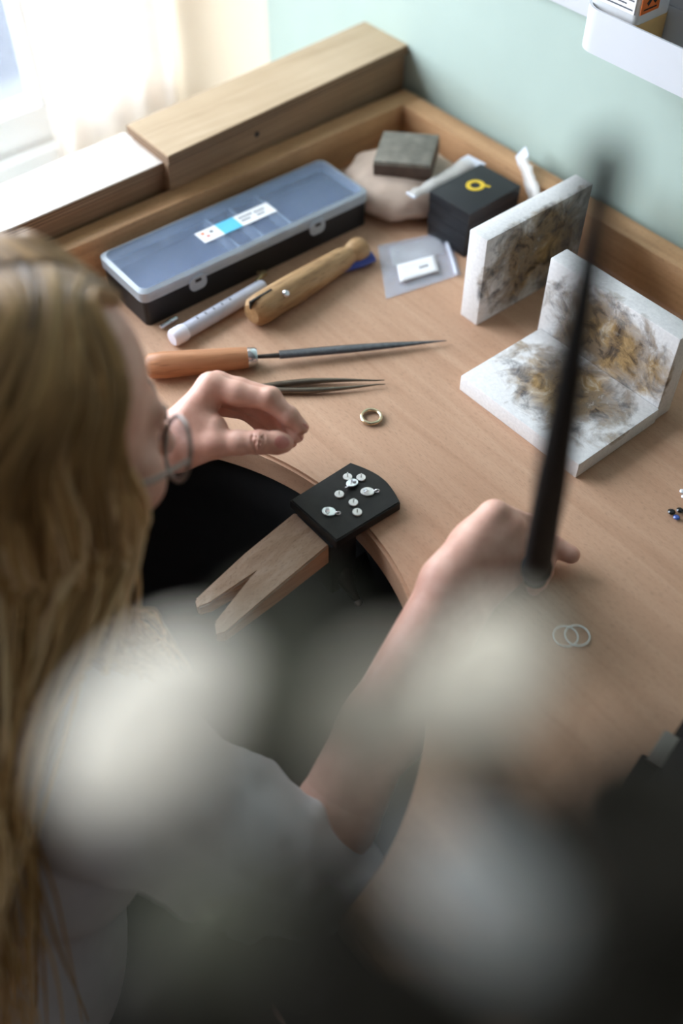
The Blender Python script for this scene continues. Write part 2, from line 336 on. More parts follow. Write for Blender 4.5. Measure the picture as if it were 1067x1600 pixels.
# --- smooth bodies: blended round cones and ellipsoids meshed with surface nets
def V(p): return np.array(tuple(p), dtype=np.float32)
class Blend:
    def __init__(s, lo, hi, step, frame=None):
        s.lo, s.h = np.array(lo, np.float32), step
        s.n = np.maximum(2, np.ceil((np.array(hi)-s.lo)/step).astype(int)+1)
        s.f = np.full(s.n, 0.05, np.float32); s.fr = frame      # frame: rows are local axes in world
    def tl(s, p):
        p = V(p); return s.fr@p if s.fr is not None else p
    def sub(s, mn, mx):
        a = np.clip(np.floor((mn-s.lo)/s.h).astype(int), 0, s.n); b = np.clip(np.ceil((mx-s.lo)/s.h).astype(int)+1, 0, s.n)
        if np.any(b <= a): return None
        sl = tuple(slice(i, j) for i, j in zip(a, b))
        g = [(s.lo[i]+np.arange(a[i], b[i])*s.h).astype(np.float32) for i in range(3)]
        return sl, g[0][:, None, None], g[1][None, :, None], g[2][None, None, :]
    def put(s, sl, d, kk, op):
        f = s.f[sl]
        if op == 'add':
            h = np.clip(0.5+0.5*(f-d)/kk, 0, 1); s.f[sl] = f+(d-f)*h-kk*h*(1-h)
        else:
            d = -d; h = np.clip(0.5-0.5*(f-d)/kk, 0, 1); s.f[sl] = f+(d-f)*h+kk*h*(1-h)
    def cone(s, a, b, ra, rb, kk=0.006, op='add'):
        a, b = s.tl(a), s.tl(b); R = max(ra, rb)+kk+0.012
        q = s.sub(np.minimum(a, b)-R, np.maximum(a, b)+R)
        if q is None: return
        sl, X, Y, Z = q; d = b-a; L = float(d@d)+1e-12
        t = np.clip(((X-a[0])*d[0]+(Y-a[1])*d[1]+(Z-a[2])*d[2])/L, 0, 1)
        dist = np.sqrt((X-a[0]-t*d[0])**2+(Y-a[1]-t*d[1])**2+(Z-a[2]-t*d[2])**2)-(ra+(rb-ra)*t)
        s.put(sl, dist, kk, op)
    def chain(s, pts, rs, kk=0.006):
        for i in range(len(pts)-1): s.cone(pts[i], pts[i+1], rs[i], rs[i+1], kk)
    def ell(s, c, ax, r, kk=0.01, op='add'):
        c = s.tl(c); A = np.array([s.tl(x) for x in ax], np.float32); r = np.array(r, np.float32); R = r.max()+kk+0.012
        q = s.sub(c-R, c+R)
        if q is None: return
        sl, X, Y, Z = q; k0 = 0; k1 = 0
        for i in range(3):
            l = (X-c[0])*A[i, 0]+(Y-c[1])*A[i, 1]+(Z-c[2])*A[i, 2]; k0 = k0+(l/r[i])**2; k1 = k1+(l/r[i]**2)**2
        k0 = np.sqrt(k0); k1 = np.sqrt(k1)+1e-9; s.put(sl, k0*(k0-1)/k1, kk, op)
    def mesh(s):
        f = s.f; ins = f < 0; n = s.n
        cnt = np.zeros(n-1, np.int32); acc = np.zeros(tuple(n-1)+(3,), np.float32)
        base = [np.arange(n[i]-1, dtype=np.float32) for i in range(3)]
        for ax in range(3):
            o1, o2 = [i for i in range(3) if i != ax]
            for d1 in (0, 1):
                for d2 in (0, 1):
                    s0 = [None]*3; s1 = [None]*3
                    s0[ax] = slice(0, n[ax]-1); s1[ax] = slice(1, n[ax])
                    for o, dd in ((o1, d1), (o2, d2)): s0[o] = s1[o] = slice(dd, n[o]-1+dd)
                    a, b = f[tuple(s0)], f[tuple(s1)]; cr = (a < 0) != (b < 0)
                    ix = np.nonzero(cr)
                    if len(ix[0]) == 0: continue
                    t = a[ix]/(a[ix]-b[ix]); cnt[ix] += 1
                    acc[ix+(np.full(len(t), ax),)] += t
                    if d1: acc[ix+(np.full(len(t), o1),)] += 1
                    if d2: acc[ix+(np.full(len(t), o2),)] += 1
        cells = np.nonzero(cnt); idx = np.full(n-1, -1, np.int64); idx[cells] = np.arange(len(cells[0]))
        vs = np.stack(cells, 1).astype(np.float32)+acc[cells]/cnt[cells][:, None]
        vs = s.lo+vs*s.h
        if s.fr is not None: vs = vs@s.fr
        quads = []
        for ax in range(3):
            o1, o2 = (ax+1) % 3, (ax+2) % 3
            s0 = [slice(None)]*3; s1 = [slice(None)]*3
            s0[ax] = slice(0, n[ax]-1); s1[ax] = slice(1, n[ax])
            for o in (o1, o2): s0[o] = slice(1, n[o]-1); s1[o] = slice(1, n[o]-1)
            a, b = ins[tuple(s0)], ins[tuple(s1)]; e = np.nonzero(a != b)
            if len(e[0]) == 0: continue
            g = np.stack(e, 1); g[:, o1] += 1; g[:, o2] += 1; fl = a[e]
            def cell(q1, q2):
                c_ = g.copy(); c_[:, o1] -= q1; c_[:, o2] -= q2; return idx[c_[:, 0], c_[:, 1], c_[:, 2]]
            q = np.stack([cell(1, 1), cell(0, 1), cell(0, 0), cell(1, 0)], 1)
            q[~fl] = q[~fl][:, ::-1]; quads.append(q)
        return vs, np.concatenate(quads)
def np_mesh(parts, smooth_iter=0):
    vs = []; qs = []; off = 0
    for v_, q_ in parts:
        if smooth_iter:
            for _ in range(smooth_iter):
                acc = np.zeros_like(v_); cn = np.zeros(len(v_), np.float32)
                for i, j in ((0, 1), (1, 2), (2, 3), (3, 0)):
                    np.add.at(acc, q_[:, i], v_[q_[:, j]]); np.add.at(acc, q_[:, j], v_[q_[:, i]])
                    np.add.at(cn, q_[:, i], 1); np.add.at(cn, q_[:, j], 1)
                v_ = v_*0.5+0.5*acc/cn[:, None]
        vs.append(v_); qs.append(q_+off); off += len(v_)
    vs = np.concatenate(vs).astype(np.float32); qs = np.concatenate(qs).astype(np.int32)
    me = bpy.data.meshes.new('mesh'); me.vertices.add(len(vs)); me.vertices.foreach_set('co', vs.ravel())
    me.loops.add(len(qs)*4); me.loops.foreach_set('vertex_index', qs.ravel())
    me.polygons.add(len(qs)); me.polygons.foreach_set('loop_start', np.arange(len(qs), dtype=np.int32)*4)
    me.polygons.foreach_set('loop_total', np.full(len(qs), 4, np.int32))
    me.polygons.foreach_set('use_smooth', np.ones(len(qs), bool)); me.update(calc_edges=True); me.validate()
    return me, vs, qs

# ------------------------------------------------------------------ the setting
def struct(name, me, mat, label=None):
    o = link(name, me, mat); o['kind'] = 'structure'
    if label: o['label'] = label
    return o
ZF, ZC, XE, YE = -0.90, 1.60, 3.0, -3.2
struct('floor', box(WX, XE, YE, 0.012, ZF-0.05, ZF), 'floor', 'dark wooden floor under the workbench')
struct('ceiling', box(WX-0.15, XE, YE, 0.16, ZC, ZC+0.05), 'ceil', 'pale ceiling of the workshop room')
struct('wall_right', box(-0.310, XE, 0.012, 0.16, ZF, ZC), 'green', 'pale sage green wall behind the workbench')
struct('trim_2', prism([(-0.3105, 0.012), (-0.3105, 0.16), (WX-0.15, 0.16), (WX-0.15, -0.034), (WX, -0.022)], ZF, ZC), 'beige', 'cream side of the window recess')
struct('wall_back', box(WX-0.15, XE, YE-0.1, YE, ZF, ZC), 'room', 'pale wall at the far side of the room')
struct('wall_side', box(XE, XE+0.1, YE, 0.16, ZF, ZC), 'room', 'pale wall facing the window')
wl = empty('wall_left'); tag(wl, 'cream wall with the bright window', kind='structure')
for nm, a in (('wall_panel', (WX-0.15, WX, WY1, -0.035, ZF, ZC)), ('wall_panel', (WX-0.15, WX, YE, WY0, ZF, ZC)),
              ('wall_panel', (WX-0.15, WX, WY0, WY1, ZF, WZ0-0.03)), ('wall_panel', (WX-0.15, WX, WY0, WY1, WZ1, ZC))):
    link(nm, box(*a), 'beige', wl)
w1 = empty('window_1', (WX, (WY0+WY1)/2, WZ0)); tag(w1, 'bright white framed window beside the bench', kind='structure')
def wpart(nm, x0, x1, y0, y1, z0, z1, m, w=0.003):
    return link(nm, box(x0, x1, y0-(WY0+WY1)/2, y1-(WY0+WY1)/2, z0-WZ0, z1-WZ0, w), m, w1)
for y0, y1 in ((-0.252, -0.218), (WY0, WY0+0.04), (-0.96, -0.92)): wpart('window_post', -0.055, -0.015, y0, y1, WZ0+0.062, WZ1-0.052, 'white_paint')
wpart('window_rail', -0.056, -0.014, WY0, WY1, WZ0+0.002, WZ0+0.060, 'white_paint'); wpart('window_rail', -0.056, -0.014, WY0, WY1, WZ1-0.05, WZ1, 'white_paint')
wpart('window_sill', -0.140, 0.012, WY0+0.003, WY1-0.003, WZ0-0.0295, WZ0+0.001, 'white_paint')
for y0, y1 in ((-0.92, -0.254), (WY0+0.042, -0.962), (-0.216, WY1)): wpart('pane', -0.037, -0.033, y0, y1, WZ0+0.061, WZ1-0.051, 'pane', 0)
struct('trim_3', box(-0.150, -0.004, -0.95, -0.002, ZF, -0.0605, 0.002), 'white_paint', 'white boxed ledge between the window and the bench')
struct('ground_street', box(-14, WX-0.16, -14, 10, -1.30, -1.25), 'street', 'grey street outside the window')
struct('trim_1', box(-2.6, -2.2, -14, 10, -1.25, -1.13), 'kerb', 'pale kerb outside the window')

# curtain
def cur(i, j):
    y = -0.262+0.231*i; return Vector((WX+0.034+0.012*math.sin(i*math.pi*7+0.5)+0.004*math.sin(i*31), y, WZ0-0.45+j*2.0))
co = solidify(link('curtain', grid_mesh(cur, 90, 6), 'curtain'), 0.0012)
tag(co, 'sheer cream curtain gathered at the edge of the window', 'curtain')

# ------------------------------------------------------------------ workbench
wb = empty('workbench', (0, 0, ZF)); tag(wb, 'beech workbench with a rounded cutout and raised rim', 'workbench')
def bpart(nm, me, m): return link(nm, me, m, wb, (0, 0, -ZF))
CX, CY, CR, BF, BX = 0.455, -0.757, 0.280, -0.71, 1.30
outl = [(0.0, 0.0), (0.0, BF), (CX-CR*math.cos(math.asin((BF-CY)/CR)), BF)]
a0 = math.pi-math.asin((BF-CY)/CR); a1 = math.asin((BF-CY)/CR)
outl += [(CX+CR*math.cos(a0+(a1-a0)*i/60), CY+CR*math.sin(a0+(a1-a0)*i/60)) for i in range(1, 61)]
outl += [(BX, BF), (BX, 0.0)]
bpart('worktop', prism(outl, -0.032, 0.0, 0.003), 'bench')
bpart('rim_board', box(0, 0.028, BF, 0, -0.03, 0.05, 0.0025), 'rim')
bpart('rim_board', box(0.0285, BX, -0.030, 0, -0.03, 0.05, 0.0025), 'rimx')
for x, y in ((0.05, -0.06), (BX-0.05, -0.06), (0.05, BF+0.06), (BX-0.05, BF+0.06)):
    bpart('leg', box(x-0.035, x+0.035, y-0.035, y+0.035, ZF, -0.032, 0.003), 'rimx')
# leather catch skin slung below the cutout
def skin_fn(i, j):
    a = math.radians(180-180*i); r = 0.295*(1-j*0.999); sag = -0.034-0.205*(1-(r/0.295)**2)**0.6-0.010*math.sin(i*19)*j*(1-j)*4
    yy = CY+max(0.0, math.sin(a))*r
    return Vector((CX+math.cos(a)*r, yy, sag))
so = solidify(link('leather_apron', grid_mesh(skin_fn, 48, 18), 'leather'), 0.002); tag(so, 'black leather catch skin slung under the bench cutout', 'apron')

# ------------------------------------------------------------------ bench anvil with pin
an = empty('bench_anvil', (0.456, -0.48, 0)); tag(an, 'black steel bench anvil with silver pieces lying on it', 'anvil')
arc = [(0.424+0.065*i/14, -0.445+0.0085*math.sin(math.pi*i/14)+0.003*i/14) for i in range(15)]
topo = [(p[0]-0.456, p[1]+0.48) for p in [(0.425, -0.5155), (0.487, -0.5135)]+arc[::-1]]
link('anvil_top', prism(topo, 0.0005, 0.012, 0.0012), 'black_steel', an)
link('bracket', box(-0.024, 0.027, -0.036, -0.0065, -0.070, 0.0, 0.003), 'black_matt', an)
link('clamp_jaw', box(-0.020, 0.020, -0.03, 0.05, -0.072, -0.050, 0.003), 'black_matt', an)
kp = at(560, 941, -0.075)-an.location
link('clamp_screw', lathe([(0.018, 0), (0.016, 0.012), (0.007, 0.035), (0.0024, (kp-Vector((0.004, -0.020, -0.040))).length)], (0.004, -0.020, -0.040), kp-Vector((0.004, -0.020, -0.040)), 16, 60), 'black_matt', an)
link('screw_knob', lathe([(0, -0.0042), (0.003, -0.003), (0.0042, 0), (0.003, 0.003), (0, 0.0042)], kp, (0.1, -0.1, -1), 14, 80), 'steel', an)

pn = empty('bench_pin', (0.455, -0.518, -0.012)); tag(pn, 'worn wooden bench pin with a V notch, jutting from the anvil', 'bench pin')
def pin_mesh():
    bm = bmesh.new()
    # (x, y, ztop) outline relative to the pin's base
    P = [(-0.0245, 0.003), (0.0245, 0.003), (0.0252, -0.055), (0.0238, -0.111), (0.019, -0.1165), (0.0085, -0.111), (-0.0015, -0.064), (-0.008, -0.104), (-0.013, -0.1135), (-0.0215, -0.1105), (-0.0235, -0.055)]
    def zt(y): t = max(0, -y)/0.115; return 0.0125-0.030*t**1.25
    def zb(y): t = max(0, -y)/0.115; return -0.0125-0.017*t
    N = len(P); hi = [bm.verts.new((x, y, zt(y))) for x, y in P]; lo = [bm.verts.new((x, y, zb(y))) for x, y in P]
    bm.faces.new(hi); bm.faces.new(lo[::-1])
    for i in range(N): bm.faces.new((lo[i], lo[(i+1) % N], hi[(i+1) % N], hi[i]))
    bmesh.ops.recalc_face_normals(bm, faces=bm.faces)
    bmesh.ops.triangulate(bm, faces=[f for f in bm.faces if len(f.verts) > 4])
    bmesh.ops.bevel(bm, geom=[e for e in bm.edges if e.calc_face_angle(0) > 0.6], offset=0.0014, segments=2, affect='EDGES', clamp_overlap=True)
    return mesh_bm(bm, True, 30)
pme = pin_mesh(); po = link('pin', pme, ['pin', 'pin_cut'], pn)
for f in pme.polygons:
    if abs(f.normal.z) < 0.5: f.material_index = 1
link('tongue', box(-0.018, 0.018, 0.002, 0.014, -0.012, 0.004, 0.001), 'pin_cut', pn)

# ------------------------------------------------------------------ silver pieces on the anvil
ZA = 0.0122
def stud(px, py, label, tilt):
    p = at(px, py, ZA); o = empty('silver_stud', p, random.uniform(0, 6)); tag(o, label, 'stud', 'silver studs on the anvil')
    link('disc', lathe([(0, 0), (0.0040, 0.0), (0.0043, 0.0003), (0.0043, 0.0010), (0.0040, 0.0014), (0, 0.0013)], seg=28), 'silver', o)
    link('post', tube([(0, 0, 0.001), (0.0006*tilt, 0.0004, 0.0058)], 0.00055, 8), 'silver', o)
stud(543, 746, 'small round silver stud at the far left of the anvil group', 1)
stud(564, 747, 'small round silver stud furthest to the right of the far pair', 0.4)
stud(530, 773, 'small round silver stud touching the loop of a pendant', 0.2)
stud(552, 786, 'small round silver stud above the one nearest the anvil edge', 0.5)
stud(558, 801, 'small round silver stud nearest the front edge of the anvil', -0.4)
def pendant(px, py, bx, by, label, bright, rise=0.0):
    p = at(px, py, ZA); q = at(bx, by, ZA); d = q-p; a = math.atan2(d.y, d.x)
    o = empty('silver_pendant', p+Vector((0, 0, rise)), a); tag(o, label, 'pendant', 'silver pendants on the anvil')
    if rise: o.rotation_euler = (0.12, -0.16, a)
    e = []
    for i in range(32):
        t = 2*math.pi*i/32; e.append((0.0062*math.cos(t), 0.0050*math.sin(t)))
    link('disc', prism(e, 0, 0.0014, 0.0004), 'silver_bright' if bright else 'silver', o)
    link('bail', torus(0.0019, 0.0006, 20, 8, (0.0085, 0, 0.0016), (1, 0, 0.2), (0, 0.7, 0.7), 0.7), 'silver_bright', o)
    link('neck', tube([(0.0055, 0, 0.0009), (0.0072, 0, 0.0013)], 0.0008, 8), 'silver_bright', o)
    link('setting', lathe([(0.0016, 0.0012), (0.0018, 0.0024), (0.0014, 0.0030), (0, 0.0032)], (-0.002, 0.0012, 0), seg=8), 'white_stone', o)
    link('setting_bar', tube([(-0.003, -0.0012, 0.0015), (-0.0008, -0.0018, 0.0034), (0.0008, -0.0004, 0.0026)], 0.0006, 6), 'silver_bright', o)
pendant(550, 757, 540, 768, 'oval silver pendant tilted against the round studs', True, 0.0012)
pendant(574, 769, 592, 769, 'largest flat oval silver pendant on the right of the anvil', False)
pendant(514, 800, 530, 804, 'hammered oval silver pendant alone on the left of the anvil', True)

# ------------------------------------------------------------------ soldering blocks
M['blkA'] = scorched('scorched_block_a', (0.0245, 0.078, 0.055), (0.012, 0.095, 0.066), 1.3)
M['blkB'] = scorched('scorched_block_b', (0.082, 0.064, 0.0185), (0.080, 0.058, 0.010), 4.1)
M['blkC'] = scorched('scorched_block_c', (0.085, 0.0, 0.050), (0.088, 0.011, 0.058), 7.7)
def block(loc, dx, dy, dz, m, label):
    o = link('soldering_block', box(0, dx, 0, dy, 0, dz, 0.0015), m, None, loc); tag(o, label, 'soldering block', 'scorched soldering blocks'); return o
block((0.326, -0.2105, 0), 0.0245, 0.155, 0.106, 'blkA', 'white scorched soldering block standing on edge beside the black box')
block((0.409, -0.292, 0), 0.154, 0.113, 0.0185, 'blkB', 'white scorched soldering block lying flat on the bench')
block((0.405, -0.1785, 0), 0.156, 0.0235, 0.102, 'blkC', 'white scorched soldering block upright behind the flat one')

# ------------------------------------------------------------------ hand file
def axis_thing(name, a, b, label, cat):
    d = b-a; o = empty(name, a); o.rotation_euler = Vector((1, 0, 0)).rotation_difference(d.normalized()).to_euler(); tag(o, label, cat); return o, d.length
fa, fb = at(225, 573, 0.0135), at(698, 531, 0.006)
fo, L = axis_thing('hand_file', fa, fb, 'half-round steel hand file with a turned wooden handle', 'file')
hl = (at(387, 557, 0.0135)-fa).length
link('handle', lathe([(0, 0), (0.0085, 0.001), (0.0125, 0.006), (0.0135, 0.02), (0.0125, 0.05), (0.0112, hl-0.012), (0.0105, hl), (0, hl)], axis=(1, 0, 0), seg=24), 'handle', fo)
link('ferrule', lathe([(0.0098, hl-0.001), (0.0102, hl), (0.0098, hl+0.007), (0.0085, hl+0.0095), (0, hl+0.0098)], axis=(1, 0, 0), seg=24), 'chrome', fo)
link('tang', tube([(hl+0.008, 0, 0), (hl+0.034, 0, -0.001)], [0.0022, 0.003], 8, flat=0.8), 'tang', fo)
n = 22; s0 = hl+0.032
link('blade', tube([(s0+(L-s0)*i/n, 0, -0.001*i/n) for i in range(n+1)], [0.0055*(1-max(0, (i/n-0.35)/0.65)**1.7*0.93) for i in range(n+1)], 12, flat=0.55), 'steel', fo)

# tweezers
ta, tb = at(405, 607, 0.004), at(601, 597, 0.004)
to, L = axis_thing('tweezers', ta, tb, 'fine pointed steel tweezers lying beside the hand file', 'tweezers')
for sgn in (1, -1):
    pts = []; rr = []
    for i in range(17):
        t = i/16; pts.append((L*t, sgn*(0.0008+0.0058*math.sin(math.pi*min(1, t*1.08))**0.8*(1-0.35*t)+0.0022*t), 0)); rr.append(0.0034*(1-max(0, (t-0.4)/0.6)**0.9*0.86))
    link('arm', tube(pts, rr, 8, flat=0.9), 'tweezer', to)
link('heel', box(-0.006, 0.004, -0.0036, 0.0036, -0.0026, 0.0026, 0.0006), 'tweezer', to)

# ring, wire hoops, stones
p = at(580, 651, 0.0025)
ro = link('ring', torus(0.0094, 0.0019, 64, 14, ey=1.0), 'gold_ring', None, p); tag(ro, 'plain pale gold ring lying on the bench', 'ring')
for (u, v_), lab, z in (((884, 994), 'thin wire hoop lying on the left of the overlapping pair', 0.0005), ((902, 993), 'thin wire hoop lying on the right of the overlapping pair', 0.0013)):
    p = at(u, v_, z); o = link('wire_hoop', torus(0.0098, 0.0006, 48, 6), 'silver_bright', None, p); tag(o, lab, 'hoop', 'overlapping wire hoops')
def gem(u, v_, r, m, label):
    p = at(u, v_, 0); o = link('gemstone', lathe([(0.0, 0.0), (0.35*r, 0.15*r), (r, 0.75*r), (r, 0.9*r), (0.6*r, 1.2*r), (0, 1.2*r)], seg=10, sharp=5), m, None, p); tag(o, label, 'gemstone', 'loose stones on the bench'); return o
gem(1048, 803, 0.0036, 'black_stone', 'larger black round stone left of the blue stone')
gem(1061, 800, 0.0032, 'black_stone', 'smaller black round stone right of the blue stone')
gem(1056, 811, 0.0030, 'blue_stone', 'sparkling blue stone below the two black stones')
gem(1065, 770, 0.0026, 'white_stone', 'clear sparkling stone at the right picture edge')
gem(1067, 778, 0.0022, 'white_stone', 'tiny clear stone beneath the larger clear one')

# ------------------------------------------------------------------ plastic organiser box
bo = empty('organiser_box', (0.0915, -0.328, 0), math.radians(-0.9)); tag(bo, 'long black organiser box with a frosted clear lid', 'box')
bx, by = 0.0445, 0.151
bm = bmesh.new()
def shell(outer, z0, z1, t, floor=0.002):
    me = bmesh.new(); o1 = [me.verts.new((x, y, z0)) for x, y in outer]; o2 = [me.verts.new((x, y, z1)) for x, y in outer]
    cx = sum(p[0] for p in outer)/len(outer); cy = sum(p[1] for p in outer)/len(outer)
    def ins(x, y):
        dx, dy = x-cx, y-cy; ex = max(abs(p[0]-cx) for p in outer); ey = max(abs(p[1]-cy) for p in outer)
        return cx+dx*(1-t/ex), cy+dy*(1-t/ey)
    i2 = [me.verts.new((*ins(x, y), z1)) for x, y in outer]; i1 = [me.verts.new((*ins(x, y), z0+floor)) for x, y in outer]
    n = len(outer)
    for i in range(n):
        j = (i+1) % n
        me.faces.new((o1[i], o1[j], o2[j], o2[i])); me.faces.new((o2[i], o2[j], i2[j], i2[i])); me.faces.new((i2[i], i2[j], i1[j], i1[i]))
    me.faces.new(o1[::-1]); me.faces.new(i1); return mesh_bm(me, True, 35)
link('tray', shell(rrect(-bx+0.002, bx-0.002, -by+0.002, by-0.002, 0.006), 0, 0.034, 0.002), 'black_plastic', bo)
link('lining', box(-bx+0.006, bx-0.006, -by+0.006, by-0.006, 0.0025, 0.020), 'inner', bo)
for y in (-0.02, 0.012, 0.05): link('divider', box(-bx+0.005, bx-0.005, y-0.0012, y+0.0012, 0.020, 0.036), 'lid_edge', bo)
link('lid', prism(rrect(-bx+0.004, bx-0.004, -by+0.004, by-0.004, 0.007), 0.0415, 0.0435, 0.0006), 'lid', bo)
rimo = [rrect(-bx-q, bx+q, -by-q, by+q, 0.009) for q in (0, -0.0045)]
bm = bmesh.new(); lv = [[bm.verts.new((x, y, z)) for x, y in rimo[q]] for q, z in ((0, 0.031), (0, 0.042), (1, 0.0445), (1, 0.0405), (1, 0.031))]
nn = len(lv[0])
for q in range(5):
    A, B = lv[q], lv[(q+1) % 5]
    for i in range(nn): bm.faces.new((A[i], A[(i+1) % nn], B[(i+1) % nn], B[i]))
link('lid_rim', mesh_bm(bm, True, 40), 'lid_edge', bo)
for y in (-0.085, 0.074):
    la = link('latch', prism([(q[0], q[1]) for q in rrect(-0.0105, 0.0105, -0.0085, 0.0085, 0.0065)], -0.0012, 0.0012, 0.0004), 'lid_edge', bo, (bx+0.0016, y, 0.029))
    la.rotation_euler = (math.radians(90), 0, math.radians(90))
    sl = link('latch_slot', box(-0.0035, 0.0035, -0.0016, 0.0016, 0.0008, 0.0020), 'black_ink', la, (0, 0.004, 0))
lb = link('label_sticker', box(-0.0105, 0.0105, -0.048, 0.048, 0.0, 0.0004), 'paper', bo, (0.001, -0.003, 0.0437)); lb['label'] = 'white label with a cyan field and small print'
link('cyan_field', box(-0.0105, 0.0105, -0.022, 0.002, 0, 0.0003), 'cyan', lb, (0, 0, 0.0003))
for y, x, wd in ((0.006, -0.004, 0.018), (0.006, 0.002, 0.012), (0.026, -0.003, 0.014), (0.026, 0.003, 0.010)):
    for i in range(5): link('print_mark', box(-0.0014, 0.0014, 0, wd/7, 0, 0.0003), 'ink', lb, (x, y+i*wd/5, 0.0003))
for x, y, m in ((-0.005, -0.043, 'orange_ink'), (0.002, -0.040, 'red_ink'), (-0.003, -0.033, 'ink')): link('print_mark', box(-0.002, 0.002, 0, 0.004, 0, 0.0003), m, lb, (x, y, 0.0003))

# ------------------------------------------------------------------ tubes, clamp and small things beside the box
a, b = at(268, 530, 0.0095), at(412, 447, 0.0095); d = (b-a)
o, L = axis_thing('plastic_tube', a, b, 'milky white plastic tube with a blunt cap beside the organiser box', 'tube')
link('tube_body', lathe([(0.0080, 0.014), (0.0082, 0.016), (0.0082, L-0.003), (0.0070, L), (0, L)], axis=(1, 0, 0)), 'tube', o)
link('cap', lathe([(0, 0), (0.0075, 0.0006), (0.0092, 0.003), (0.0094, 0.015), (0.0086, 0.018), (0, 0.018)], axis=(1, 0, 0)), 'tube_cap', o)
for i in range(5): link('print_mark', box(0.034+i*0.011, 0.0355+i*0.011, -0.002, 0.0015, 0.0078, 0.0083), 'ink', o)
a, b = at(250, 512, 0.004), at(276, 497, 0.004)
o, L = axis_thing('metal_pin', a, b, 'small bright metal pin lying at the foot of the organiser box', 'pin')
link('shank', lathe([(0, 0), (0.0022, 0.0006), (0.0028, 0.003), (0.0026, L), (0, L)], axis=(1, 0, 0), seg=14), 'chrome', o)
link('collar', lathe([(0.0026, L*0.6), (0.0034, L*0.62), (0.0034, L*0.7), (0.0026, L*0.72)], axis=(1, 0, 0), seg=14), 'chrome', o)
a, b = at(400, 441, 0.006), at(414, 425, 0.010)
o, L = axis_thing('brass_wing_nut', a, b, 'small brass wing nut between the tube and the wooden clamp', 'wing nut')
link('shank', lathe([(0, 0), (0.0028, 0.0008), (0.0028, L), (0, L)], axis=(1, 0, 0), seg=14), 'brass', o)
link('wing', tube([(L*0.7, -0.007, 0.002), (L*0.9, 0, 0.001), (L*0.7, 0.007, 0.002)], [0.0022, 0.0026, 0.0022], 8, flat=0.5), 'brass', o)

a, b = at(392, 492, 0.0165), at(568, 385, 0.0145)
o, L = axis_thing('wooden_ring_clamp', a, b, 'worn wooden ring clamp with a rounded knob end and metal screw', 'clamp')
R0 = 0.0165
link('clamp_body', lathe([(0, 0.0), (0.0105, 0.0008), (0.0155, 0.006), (R0, 0.016), (R0, 0.05), (0.0150, L*0.55), (0.0128, L-0.034), (0.0105, L-0.026), (0.0100, L-0.022)], axis=(1, 0, 0), seg=28), 'handle_old', o)
link('knob', lathe([(0.0098, L-0.0225), (0.0122, L-0.018), (0.0138, L-0.010), (0.0125, L-0.003), (0.008, L+0.0015), (0, L+0.0025)], axis=(1, 0, 0), seg=28), 'handle_old', o)
link('jaw_slot', box(-0.0006, 0.03, -0.0012, 0.0012, 0.008, R0+0.0006), 'black_matt', o)
sc = link('screw', lathe([(0, 0), (0.0034, 0.0003), (0.0040, 0.0012), (0.0028, 0.0028), (0, 0.0032)], seg=16), 'chrome', o)
vdir = o.rotation_euler.to_matrix().inverted() @ (CAM-a).normalized(); q = Vector((0, vdir.y, vdir.z)).normalized(); q = Vector((0, q.y*0.75-q.z*0.66, q.z*0.75+q.y*0.66)) if False else q
sc.location = Vector((0.040, 0, 0))+q*(R0-0.0006); sc.rotation_euler = Vector((0, 0, 1)).rotation_difference(q).to_euler()
a, b = at(470, 402, 0.006), at(590, 402, 0.006)
a, b = at(488, 428, 0.006), at(582, 400, 0.006)
o, L = axis_thing('blue_handled_tool', a, b, 'flat blue plastic handle under the wooden clamp', 'tool')
link('grip', tube([(0, 0, 0), (L*0.3, 0, 0), (L*0.8, 0, 0), (L, 0, 0)], [0.006, 0.012, 0.012, 0.009], 12, flat=0.45), 'blue', o)
link('spine', tube([(L*0.1, 0, 0.0035), (L*0.9, 0, 0.0035)], 0.0022, 8), 'blue', o)

# zip bag with label
A, B_, C_, D_ = at(590, 385, 0), at(700, 362, 0), at(720, 430, 0), at(603, 468, 0)
def bagf(i, j, up=1):
    p = (A*(1-i)+B_*i)*(1-j)+(D_*(1-i)+C_*i)*j
    hh = (math.sin(math.pi*i)*math.sin(math.pi*j))**0.6*(0.0030+0.0009*math.sin(9*i+5*j)+0.0005*math.sin(23*j-11*i))
    return Vector((p.x, p.y, 0.0015+hh*up if up > 0 else 0.0006))
zo = empty('zip_bag', (A+C_)/2); tag(zo, 'clear zip bag with a white label lying by the ring box', 'bag')
def kid(nm, me, m): return link(nm, me, m, zo, -zo.location)
kid('front_film', grid_mesh(lambda i, j: bagf(i, j, 1), 26, 22), 'bag'); kid('back_film', grid_mesh(lambda i, j: bagf(i, j, 0), 4, 4), 'bag')
kid('zip_seal', tube([bagf(0.93, j/10)+Vector((0, 0, 0.002)) for j in range(11)], 0.0022, 8), 'bag_seal')
def lab(i, j): p = bagf(0.20+0.52*i, 0.52+0.33*j); return Vector((p.x, p.y, 0.0056))
solidify(kid('paper_label', grid_mesh(lab, 10, 6), 'paper'), 0.0004)
for q in range(3): solidify(kid('print_mark', grid_mesh(lambda i, j: lab(0.55+0.08*q+0.05*i, 0.45+0.12*j)+Vector((0, 0, 0.0005)), 3, 3), 'ink'), 0.0002)
kid('folded_contents', grid_mesh(lambda i, j: bagf(0.15+0.7*i, 0.08+0.4*j)+Vector((0, 0, -0.0012)), 10, 6), 'film_roll')

